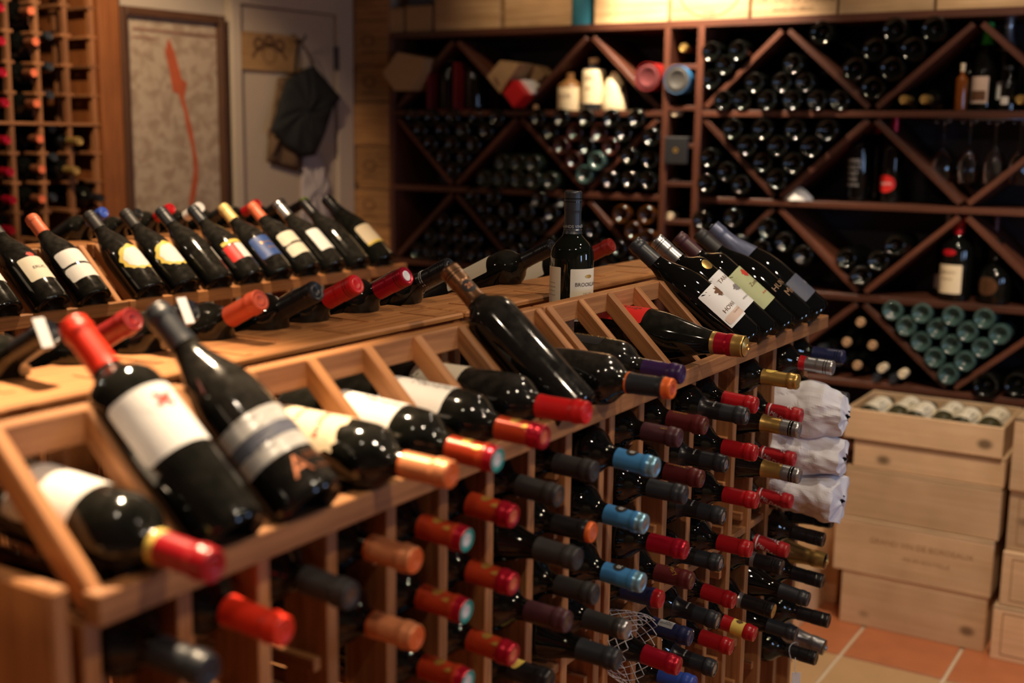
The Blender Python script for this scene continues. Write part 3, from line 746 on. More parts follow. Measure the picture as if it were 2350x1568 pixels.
p = at(1558, 183, y=YB); gift_tube('round grey and blue gift tube in the second narrow cubby', Vector((p.x, YB-.02, p.z)), .052, .30, 'foil_blue', C('tube_grey', (.06, .057, .053), .5).name)
p = at(1493, 177, y=YB); gift_tube('round rose metal gift tube in the half bin beside the cubbies', Vector((p.x, YB-.03, p.z)), .053, .30, 'foil_darkred', C('rose_metal', (.24, .065, .07), .35, .5).name)
p = at(1553, 345, y=YB); o = tag(block('gift_box', p.x-.048, p.x+.048, YB-.01, YB+.3, p.z-.052, p.z+.05, C('black_card', (.018, .018, .02), .5), axis='y', bev=.003), 'black square gift box in the fourth narrow cubby', 'box')
V, Fc = arc_strip(0, 0, .006, .010, 0, 360, n_=6); to_parent(link('gold_mark', mesh_from('mark', [(p.x+a, YB-.0112, p.z+c_) for a, b_, c_ in V], Fc, [MATS['ink_gold']])), o)
# cream jugs
def stand(label, u, v, prof, mats, mids, cat='bottle', nm='jug', y=YB+.09, sc=1.0, zl=None):
    p = at(u, v, y=y); z = zl if zl is not None else p.z
    o = link(nm, lathe(nm, [(r*sc, q*sc) for r, q in prof], mats, 30, mids=mids), None, Vector((p.x, y, z))); return tag(o, label, cat)
CR, BR, CK = C('cream_glaze', (.80, .66, .42), .35), C('brown_glaze', (.25, .12, .04), .3), MATS['cork']
z1 = LV[1]+.0112
yj = YB+.07
def lettering_up(o, kind_r, s, size, z, m='ink_brown'):
    V_, F_ = text_geo(s, size); r = kind_r
    V2 = [(r*math.sin(v[0]/r), -r*math.cos(v[0]/r), z+v[1]) for v in V_]
    link('lettering', mesh_from('lettering', V2, F_, [MATS[m]]), o)
o = stand('squat cream stoneware bottle with brown shoulder, leftmost of three on the shelf', 1307, 250, [(0, 0), (.048, 0), (.050, .006), (.050, .092), (.046, .106), (.030, .116), (.018, .125), (.016, .150), (0, .150)], [CR, BR, CK], [0, 0, 0, 1, 1, 1, 1, 2, 2], y=yj, zl=z1)
lettering_up(o, .0508, 'RUM', .028, .055)
o = stand('tall cream bottle with dark base band, middle of three on the shelf', 1361, 250, [(0, 0), (.044, 0), (.046, .004), (.046, .028), (.046, .150), (.042, .160), (.022, .170), (.016, .182), (.020, .184), (.020, .205), (0, .207)], [CR, C('dark_band', (.02, .02, .022), .4), CK], [1, 1, 1, 0, 0, 1, 1, 2, 2, 2], y=yj, zl=z1)
lettering_up(o, .0468, 'GIN', .024, .125); lettering_up(o, .0468, 'DRY', .016, .085)
o = stand('cream bell-shaped decanter with dark side mark, rightmost of three on the shelf', 1410, 250, [(0, 0), (.052, 0), (.054, .006), (.052, .035), (.044, .085), (.033, .125), (.018, .138), (.015, .150), (0, .152)], [CR, CK], [0]*6+[1, 1], y=yj, zl=z1)
link('side_mark', sticker('liquor', oval(.022, .07, wob=.15), .028, .065, MATS['ink_black'], .6, r=.046), o)
stand('tiny round cork stopper on the shelf left of the cream bottles', 1230, 248, [(0, 0), (.010, 0), (.012, .012), (.008, .022), (0, .024)], [CK], None, 'cork', 'cork_stopper', zl=z1, y=YB+.02)
# cartons in the V bin and the corner
tan_card = C('tan_card', (.42, .27, .13), .7); red_card = C('red_card', (.60, .01, .015), .45); dimmed_red_card = C('dimmed_red_card', (.16, .004, .010), .6)  # gift-set card is the red darkened in colour for its dim spot
def carton(label, u, v, a, b_, dy, ang, m, y0=YB-.03, lidm=None):
    p = at(u, v, y=y0); mw = Matrix.Translation((p.x, y0+dy/2, p.z)) @ Matrix.Rotation(math.radians(ang), 4, 'Y')
    o = link('carton', box_mesh(a, dy, b_, .003, m), None, mw); tag(o, label, 'box')
    return o
def open_carton(label, u, v, a, b_, dy, ang, m, y0):
    p = at(u, v, y=y0); mw = Matrix.Translation((p.x, y0+dy/2, p.z)) @ Matrix.Rotation(math.radians(ang), 4, 'Y')
    o = empty('carton', mw=mw); tag(o, label, 'box')
    link('end_panel', box_mesh(a, .004, b_, .0008, m), o, Matrix.Translation((0, -dy/2, 0)))
    link('end_panel', box_mesh(a, .004, b_, .0008, m), o, Matrix.Translation((0, dy/2, 0)))
    for sx, sz, w1, h1 in ((-a/2, 0, .004, b_), (0, -b_/2, a, .004), (0, b_/2, a, .004)):
        link('side_panel', box_mesh(w1, dy, h1, .0008, m), o, Matrix.Translation((sx, 0, sz)))
    return o
def prism(nm, pts, dy, y0, m, label, cat):
    P = [at(u, v, y=y0) for u, v in pts]; N_ = len(P)
    V = [(p.x, y0, p.z) for p in P] + [(p.x, y0+dy, p.z) for p in P]
    Fc = [tuple(range(N_))[::-1], tuple(range(N_, 2*N_))] + [(k, (k+1) % N_, N_+(k+1) % N_, N_+k) for k in range(N_)]
    return tag(link(nm, mesh_from(nm, V, Fc, [m])), label, cat)
prism('octagonal_box', [(878, 168), (911, 120), (975, 133), (970, 160), (940, 207), (905, 208)], .28, YB-.05, tan_card, 'tan angular gift box end in the top corner bin by the cladding', 'box')
o = prism('tan_carton', [(1117, 176), (1148, 139), (1192, 146), (1172, 175), (1147, 214)], .26, YB-.06, tan_card, 'tan card bottle box wedged in the bin beside the red box', 'box')
V = [at(1132, 180, y=YB-.0605), at(1138, 177, y=YB-.0605), at(1148, 196, y=YB-.0605), at(1142, 198, y=YB-.0605)]
link('dark_slot', mesh_from('slot', V, [(0, 1, 2, 3)], [MATS['ink_brown']]), o)
o = prism('red_carton', [(1155, 213), (1180, 184), (1205, 217), (1178, 246)], .24, YB-.07, red_card, 'bright red box lying in the V bin beside the tan carton', 'box')
V = [at(1188, 184, y=YB-.02), at(1205, 183, y=YB-.02), at(1224, 212, y=YB-.02), at(1214, 220, y=YB-.02)]
V2 = V + [v + Vector((0, .2, 0)) for v in V]
link('white_band', mesh_from('band', V2, [(3, 2, 1, 0), (4, 5, 6, 7), (0, 1, 5, 4), (1, 2, 6, 5), (2, 3, 7, 6), (3, 0, 4, 7)], [MATS['paper_white']]), o)
o = prism('long_carton', [(1160, 140), (1235, 152), (1250, 172), (1236, 186), (1176, 181)], .20, YB+.06, C('brown_card', (.22, .13, .06), .75), 'brown lidded carton behind the tan and red boxes', 'box')
for k, u in enumerate((1000, 1060)):
    q = empty('gift_set', loc=at(u+20, 250, y=YB+.06)); q.location.z = z1; tag(q, ['left', 'right'][k] + ' of two dim red presentation boxes holding a dark bottle', 'box', 'red presentation boxes')
    link('side_panel', box_mesh(.012, .2, .2, .001, dimmed_red_card), q, Matrix.Translation((-.05, .05, .10))); link('back_panel', box_mesh(.10, .005, .2, .001, dimmed_red_card), q, Matrix.Translation((0, .15, .10)))
    link('floor_panel', box_mesh(.10, .2, .005, .001, dimmed_red_card), q, Matrix.Translation((0, .05, .0026)))
    b2 = bottle(['dark bottle standing in the left dim red presentation box', 'dark bottle standing in the right dim red presentation box'][k], Matrix.Translation(q.location + Vector((.004, .03, .006))), 'liquor', GL(), None, seg=20)
# standing bottles on the right
def std(label, u, v, kind, lv, capn=None, gm=None, y=YB+.10, st=(), seg=28, ang=-.35, sc=1.0):
    p = at(u, v, y=y); mw = Matrix.Translation((p.x, y, LV[lv]+.0114)) @ Matrix.Rotation(ang, 4, 'Z') @ Matrix.Scale(sc, 4)
    return bottle(label, mw, kind, gm or GL(), capn, stickers=st, seg=seg)
cap('liq_red2', 'foil', .205, [(1, 'foil_red')]); cap('short_silver', 'foil', .20, [(1, 'foil_silver')]); cap('liq_red', 'foil', .236, [(1, 'foil_red')]); C('leaf_green', (.03, .45, .04), .4); cap('liq_green', 'foil', .236, [(1, 'leaf_green')])
cap('liq_silver', 'foil', .225, [(1, 'foil_silver')])
std('black bottle with white stencilled print beside the red oval label', 1967, 455, 'bordeaux', 2, 'slate', st=[('print_panel', oval(.001, .001), 0, .1, 'ink_white', 0, [('BARREL', .019, 0, .045, 'ink_white'), ('SELECT', .019, 0, .022, 'ink_white'), ('PORT', .018, 0, 0, 'ink_white'), ('WINE', .015, 0, -.02, 'ink_white'), ('RESERVE', .014, 0, -.04, 'ink_white')])])
std('dark bottle with crimson neck capsule standing behind two bottles', 2008, 430, 'bordeaux', 2, 'crimson', y=YB+.2)
std('dark bottle with red oval label standing on the shelf', 2042, 462, 'bordeaux', 2, 'redwhite', st=[('oval_label', oval(.078, .062), 0, .068, 'paper_red', 0, [('MALTA', .015, 0, 0, 'ink_white')])])
std('dark liquor bottle with large brown label and green neck, middle of group', 2255, 250, 'champagne', 1, 'liq_green', st=[('label', rrect(.075, .095), 0, .075, 'paper_pink', 0), ('top:picture', rrect(.06, .035), 0, .055, 'ink_brown', 0)], y=YB+.10, sc=.93)
std('dark bottle with pale neck capsule left of the brown label bottle', 2222, 240, 'liquor', 1, 'liq_silver', y=YB+.24)
std('dark bottle with pale neck capsule right of the brown label bottle', 2300, 240, 'champagne', 1, 'champ_silver', y=YB+.16, st=[('label', rrect(.05, .06), 0, .07, 'paper_white', 0)])
std('slim orange liqueur bottle at the edge of the standing group', 2203, 252, 'bordeaux', 1, 'creamcap', gm=AMBER, y=YB+.04, sc=.52)
std('small dark bottle with white label at right of the standing group', 2312, 252, 'liquor', 1, 'slate', y=YB+.04, sc=.55, st=[('label', rrect(.05, .045), 0, .06, 'paper_white', 0)])
for k, (u, v) in enumerate([(2075, 230), (2122, 231), (2342, 225)]):
    p = at(u, v, y=YB); bin_bottle(p.x, LV[1]+.011+Rb, ['first', 'second'][k]+' of two gold capped necks left of the standing liquors' if k < 2 else 'gold capped neck at the far right of the liquor shelf', 'neck', capn='gold')
std('dark brandy bottle with large cream label and red seal', 2190, 680, 'liquor', 3, 'liq_red2', st=[('label', rrect(.088, .088), 0, .068, 'paper_cream', 0, [('BRANDY', .013, 0, .02, 'ink_brown'), ('FINE OLD', .008, 0, 0, 'ink_brown')]), ('wax_seal', oval(.045, .02), 0, .15, 'foil_red', 0)], y=YB+.08, sc=1.12)
std('dark bottle with silver neck behind the cream brandy label', 2168, 670, 'bordeaux', 3, 'screwsilver', y=YB+.2, st=[('label', rrect(.05, .05), -.012, .05, 'paper_white', 0)])
std('round flask bottle with bronze oval medallion and dark red neck', 2280, 690, 'squat', 3, None, y=YB+.07, st=[('medallion', oval(.075, .062), 0, .062, 'foil_bronze', 0)])
std('tall dark bottle with maroon capsule behind the round flask', 2272, 670, 'bordeaux', 3, 'maroon', y=YB+.2)
o = stand('small white folded napkin shape on the shelf', 1832, 462, [(0, 0), (.052, 0), (.050, .010), (.030, .030), (.012, .045), (0, .047)], [MATS['paper_white']], None, 'ornament', 'white_ornament', zl=LV[2]+.0112, y=YB+.05)
# hanging stemware
gz = LV[1]-.0112
gr = empty('glass_hanger', loc=(-.78, YB+.15, gz)); tag(gr, 'thin metal glass hanger fixed under the shelf of liquor bottles', 'rack')
wire = C('wire_metal', (.35, .36, .4), .25, .9)
gxs = [at(u, 300, y=YB+.10).x for u in (2168, 2228, 2287, 2345)]
for gx_ in gxs:
    for sx in (-.014, .014): tube('rail', [(gx_+sx+.78, -.13, -.016), (gx_+sx+.78, .16, -.016)], .0025, wire, gr)
tube('crossbar', [(gxs[0]-.03+.78, -.12, -.003), (gxs[-1]+.05+.78, -.12, -.003)], .003, wire, gr); tube('crossbar', [(gxs[0]-.03+.78, .12, -.003), (gxs[-1]+.05+.78, .12, -.003)], .003, wire, gr)
for sx in gxs: tube('bracket', [(sx+.03+.78, -.12, -.003), (sx+.03+.78, -.12, -.016)], .002, wire, gr)
gm_, nt, b = _new('clear_glass'); b.inputs['Transmission Weight'].default_value = 1; b.inputs['Roughness'].default_value = .02; b.inputs['IOR'].default_value = 1.45
gp = [(0, 0), (.032, 0), (.034, -.002), (.010, -.006), (.0035, -.012), (.0032, -.085), (.012, -.095), (.030, -.115), (.038, -.145), (.036, -.18), (.031, -.205), (.0298, -.205), (.0348, -.18), (.0368, -.145), (.029, -.117), (.010, -.098), (0, -.096)]
gme = lathe('wine_glass', gp, [gm_], 28)
for k, gx_ in enumerate(gxs):
    tag(link('wine_glass', gme, None, Vector((gx_, YB+.10, gz-.0135))), 'clear stemmed glass hanging upside down, %s along the hanger from the left' % ordn[k], 'glass', 'hanging wine glasses')
# ---- crates and a tube on top of the rack
ZT = 2.036
pine_hi = wood('old_pine', (.58, .385, .20), (.42, .25, .11), grain=.6)
def top_crate(label, u0, u1, h, mark=None, sub=None, depth=.32, ring=False, m=None, y=YB+.01):
    a, b_ = at(u0, 60, y=y).x+.002, at(u1, 50, y=y).x-.002
    q = empty('wine_crate', loc=((a+b_)/2, y, ZT)); tag(q, label, 'crate'); W = b_-a; m = m or pine_hi
    link('front_board', box_mesh(W, .012, h, .002, m), q, Matrix.Translation((0, .006, h/2)))
    link('back_board', box_mesh(W, .012, h, .002, m), q, Matrix.Translation((0, depth-.006, h/2)))
    for s_ in (-1, 1): link('side_board', box_mesh(depth-.024, .010, h, .002, m), q, frame_mat((s_*(W/2-.005), depth/2, h/2), (0, 1, 0), (0, 0, 1)))
    link('lid', box_mesh(W, depth, .008, .001, m), q, Matrix.Translation((0, depth/2, h+.0042)))
    for (s_, sz, zz) in ((mark, .030, .058), (sub, .016, .025)):
        if s_:
            V_, F_ = text_geo(s_, sz); link('branding', mesh_from('text', [(v[0], -.0008, zz+v[1]) for v in V_], F_, [cr_m]), q)
    if ring:
        V_, F_ = arc_strip(0, .10, .115, .122, 180, 360, sy=.75, y=-.0008, n_=30); link('branding', mesh_from('mark', V_, F_, [cr_m]), q)
    return q
top_crate('small dark wooden box at the corner end of the rack top', 884, 926, .095, depth=.2)
top_crate('small pale card box beside the corner wooden box', 930, 991, .10, depth=.2, m=tan_card)
top_crate('plain brown crate left of the pair flanking the blue tube', 996, 1146, .26)
top_crate('brown crate directly left of the blue tube', 1157, 1312, .26)
top_crate('brightly lit plain crate right of the blue tube', 1362, 1532, .26)
top_crate('brightly lit crate with branded oval ring', 1538, 1718, .26, sub='WINES', ring=True)
top_crate('crate branded CHATEAU LA LAGUNE in capitals', 1722, 1918, .26, 'CHATEAU LA LAGUNE', 'GRAND CRU MEDOC')
top_crate('pale crate with one faint line of branding', 1921, 2140, .26, None, None).name
V_, F_ = text_geo('DOMAINE DE LA SERRE', .022); o = [q for q in bpy.data.objects if q.get('label', '').startswith('pale crate with one faint')][0]
link('branding', mesh_from('text', [(v[0], -.0008, .06+v[1]) for v in V_], F_, [mat('faint_burn', (.30, .17, .08), .7)]), o)
top_crate('crate with faint script at the right end of the rack top', 2144, 2352, .26, None, None); o = [q for q in bpy.data.objects if q.get('label', '').startswith('crate with faint script')][0]
V_, F_ = text_geo('Vin de Pays', .022); link('branding', mesh_from('text', [(v[0], -.0008, .06+v[1]) for v in V_], F_, [MATS['faint_burn']]), o)
p = at(1337, 60, y=YB+.05)
o = tag(link('gift_tube', lathe('tube', [(0, 0), (.044, 0), (.046, .004), (.046, .28), (.044, .285), (0, .285)], [C('teal_card', (.03, .19, .27), .5)], 32), None, Vector((p.x, YB+.055, ZT))), 'teal blue cylindrical gift tube standing between crates', 'tube')
o = tag(link('small_carton', box_mesh(.23, .16, .09, .003, C('slate_card', (.06, .07, .09), .6)), None, Vector((-3.06, YB+.10, ZT+.102+.0085+.046))), 'slate grey carton lying on the small corner boxes', 'box')

# ------------------------------------------------------------------ pine wine crates stacked on the floor
pine = PINE()
def crate(label, x0, x1, y0, y1, z0, z1, lid=True, marks=(), routed=False, t=.011):
    q = empty('wine_crate', loc=((x0+x1)/2, y0, z0)); tag(q, label, 'crate'); W, D_, H = x1-x0, y1-y0, z1-z0-.001
    hl = .010 if lid else 0
    link('front_board', box_mesh(W, t, H-hl, .002, pine), q, Matrix.Translation((0, t/2, (H-hl)/2)))
    link('back_board', box_mesh(W, t, H-hl, .002, pine), q, Matrix.Translation((0, D_-t/2, (H-hl)/2)))
    for s_ in (-1, 1): link('side_board', box_mesh(D_-2*t, t, H-hl, .002, pine), q, frame_mat((s_*(W/2-t/2), D_/2, (H-hl)/2), (0, 1, 0), (0, 0, 1)))
    link('bottom_board', box_mesh(W-2*t, D_-2*t, .008, .001, pine), q, Matrix.Translation((0, D_/2, .005)))
    if lid: link('lid', box_mesh(W, D_, .0095, .002, pine), q, Matrix.Translation((0, D_/2, H-.0048)))
    for (s_, sz, xx, zz) in marks:
        V_, F_ = text_geo(s_, sz); link('branding', mesh_from('text', [(v[0]+xx, -.0007, zz+v[1]) for v in V_], F_, [mat('pale_burn', (.38, .22, .11), .7)]), q)
    if routed:
        a, h = W/2-.03, H/2-.02
        for x_, z_, w1, h1 in ((0, H/2+h, 2*a, .003), (0, H/2-h, 2*a, .003), (-a, H/2, .003, 2*h), (a, H/2, .003, 2*h)):
            link('routed_line', box_mesh(w1, .001, h1, 0, MATS['pale_burn'] if 'pale_burn' in MATS else mat('pale_burn', (.38, .22, .11), .7)), q, Matrix.Translation((x_, -.0004, z_)))
    return q
YC = 3.86
crate('bottom pine crate of the stack under the open bottle tray', -1.062, -.598, YC, YC+.33, 0, .182)
crate('second pine crate from the floor, faint branding, in the open tray stack', -1.094, -.592, YC-.004, YC+.33, .183, .370, marks=(('GRAND VIN DE BORDEAUX', .026, .03, .12), ('MIS EN BOUTEILLE', .018, .05, .075)))
crate('third pine crate from the floor in the open tray stack', -1.074, -.584, YC+.004, YC+.33, .371, .541)
crate('shallow pine crate directly under the open bottle tray', -1.052, -.582, YC+.01, YC+.33, .542, .636)
tray = crate('open pine tray of bottles on top of the crate stack', -1.086, -.592, YC, YC+.345, .637, .736, lid=False)
for k in range(6):
    x = -1.018 + k*.072
    big = k % 2 == 0
    d = (0, 1, 0) if big else (0, -1, 0)
    y0 = YC+.022 if big else YC+.022+.302
    bottle('cream bottle lying in the open pine tray, %s from the end nearest white tissue' % ordn[k], orient(Vector((x, y0, .648+.039 + (.022 if big else .012))), d, (0, 0, 1)), 'bordeaux', glass('tray_glass', (.05, .045, .02), rough=.25), None,
           stickers=[('label', [(a*1.0, b_) for a, b_ in rrect(.16, .165)], 0, .10, 'paper_ivory', 0)], seg=20, group='bottles in the open pine tray')
crate('bottom crate of the right-hand stack with a routed rectangle', -.575, -.05, YC-.03, YC+.30, 0, .176, routed=True)
crate('second crate of the right-hand stack with a routed rectangle', -.562, -.06, YC-.02, YC+.31, .177, .352, routed=True)
crate('third crate of the right-hand stack with a routed rectangle', -.560, -.05, YC, YC+.32, .353, .545, routed=True)
crate('top plain crate of the right-hand stack', -.563, -.07, YC-.01, YC+.31, .546, .775)
crate('low small pine crate on the floor behind the lattice rack end', -1.62, -1.155, 3.70, 3.98, 0, .17)
crate('pine crate behind the champagne necks left of the tall stack', -1.66, -1.115, 4.0, 4.20, 0, .36)

# ------------------------------------------------------------------ island racks
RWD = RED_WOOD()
def island(label, X, modules, mode):
    """X = x of the front rail's face; z heights fixed; modules = lists of slat positions along y"""
    q = empty('island_wine_rack', loc=(X, modules[0][0], 0)); tag(q, label, 'wine rack')
    B = lambda *a, **k: block(*a, RWD, q, **k)
    for mi, sl in enumerate(modules):
        y0, y1 = sl[0]-.012, sl[-1]+.012
        # front rail (leaning a little back), ridge rail, posts
        a = Vector((X-.011, y0 - (.02 if mi else 0), 1.214)); b_ = Vector((X-.011, y1 + (.045 if mi == len(modules)-1 else 0), 1.214))
        beam('front_rail', a, b_, .020, .028, RWD, q)
        beam('ridge_rail', (X-.153, y0, 1.329), (X-.153, y1, 1.329), .022, .032, RWD, q)
        beam('rear_ridge_rail', (X-.455, y0, 1.300), (X-.455, y1, 1.300), .020, .028, RWD, q)
        beam('rear_rail', (X-.70, y0, 1.20), (X-.70, y1, 1.20), .020, .028, RWD, q)
        for k, y in enumerate(sl):
            # sloping slat from ridge to front rail
            p1 = Vector((X-.1500, y, 1.3360)); p0 = Vector((X-.020, y, 1.212)); d = (p1-p0).normalized(); nrm = Vector((-d.z, 0, d.x))
            p1 = p1 - nrm*.001
            beam('slat', p0+d*.004 - nrm*.0, p1, .016, .026, RWD, q, up=nrm, bev=.002)
            if mode: beam('rear_slat', (X-.465, y, 1.290), (X-.692, y, 1.205), .016, .024, RWD, q, up=(0.35, 0, 1))
            B('post', X-.088, X-.026, y-.009, y+.009, 0, 1.196, axis='z')
            if mode:
                B('middle_post', X-.345, X-.315, y-.009, y+.009, 0, 1.19, axis='z')
                B('rear_post', X-.690, X-.655, y-.009, y+.009, 0, 1.18, axis='z')
        for k in ((1, len(sl)-3) if mode else (1, 5, 9)):
            y = sl[min(k, len(sl)-1)]
            B('ridge_post', X-.190, X-.160, y-.017, y+.017, 1.0, 1.318, axis='z')
        B('end_post', X-.215, X-.185, sl[0]-.009, sl[0]+.014, 0, 1.318, axis='z'); B('end_post', X-.215, X-.185, sl[-1]-.014, sl[-1]+.009, 0, 1.318, axis='z')
        # flat board along the top with thin raised keys across it
        B('shelf_board', X-.435, X-.283, y0, y1 + .0, 1.314, 1.325, axis='y', bev=.003)
        for k, y in enumerate(sl[:-1]):
            ym = y + .055
            B('splice_key', X-.432 if k % 2 else X-.36, X-.34 if k % 2 else X-.292, ym-.007, ym+.007, 1.3245, 1.3262, axis='x', bev=0)
        for k in (0, 3, 6, len(sl)-1):
            y = sl[min(k, len(sl)-1)]
            B('shelf_bracket', X-.43, X-.30, y-.008, y+.008, 1.285, 1.3135, axis='x')
        if mode:
            B('divider_board', X-.075, X-.03, y0, y1, .833, .847, axis='y')
    return q
P1, P2 = .1025, .1022
M1 = [.622 + P1*k for k in range(10)]; M2 = [1.576 + P2*k for k in range(10)]
XI = -.765
isl = island('near double-sided redwood lattice rack filled with wine bottles', XI, [M1, M2], 1)
rows = [1.164 - .0877*k for k in range(4)] + [.812 - .0877*k for k in range(4)]
for sl in (M1, M2):
    for k, y in enumerate(sl):
        for z in rows:
            if z < .42: continue
            sides = ([1] if k < 9 else []) + ([-1] if k > 0 else [])
            for s_ in sides:
                block('bottle_rail', XI-.33, XI-.036, min(y+s_*.009, y+s_*.020), max(y+s_*.009, y+s_*.020), z-.041, z-.026, RWD, isl, axis='x', bev=.001)
colY = [(a+b_)/2 for a, b_ in zip(M1, M1[1:])] + [(a+b_)/2 for a, b_ in zip(M2, M2[1:])]   # 0..8 and 9..17
def rack_bottle(u, v, col, row, capn, label, kind='bordeaux', stickers=(), grp=None, gm=None):
    y = colY[col]; tip = at(u, v, y=y); L_ = PROF[kind][-1][1]
    zr = rows[row] + (.004 if kind == 'burgundy' else 0); xb = XI - .145
    tip.z = min(max(tip.z, zr-.032), zr-.006); tip.x = min(max(tip.x, XI+.028), XI+.125)
    d = (tip - Vector((xb, y, zr))).normalized()
    # keep the body level with its rails: tilt about the body's middle
    return bottle(label, orient(tip - d*L_, d, (0, 0, 1)), kind, gm or GL(), capn, stickers=stickers, group=grp, seg=36)
tb = lambda s, size, x, z, m='ink_white', rot=math.pi/2: [(s, size, x, z, m, rot)]
def ringtext(s, z=.262, ang=0.0, m='ink_white', size=.006, rot=0):
    return [('cap:band_print', oval(.0006, .0006), 0, z, m, ang, [(s, size, 0, 0, m, rot)])]
gilt = [('cap:gilt_crest', oval(.012, .013, wob=.28), 0, .262, 'ink_gold', .2), ('cap:gilt_crest', oval(.010, .010, wob=.3, k=7), 0, .272, 'ink_gold', -.9), ('cap:gilt_crest', oval(.006, .016, wob=.3, k=6), 0, .281, 'ink_gold', .7)]
T20 = [('cap:round_badge', oval(.018, .018), 0, .262, 'ink_black', .1, [('20', .010, 0, 0, 'ink_white', 0)])]
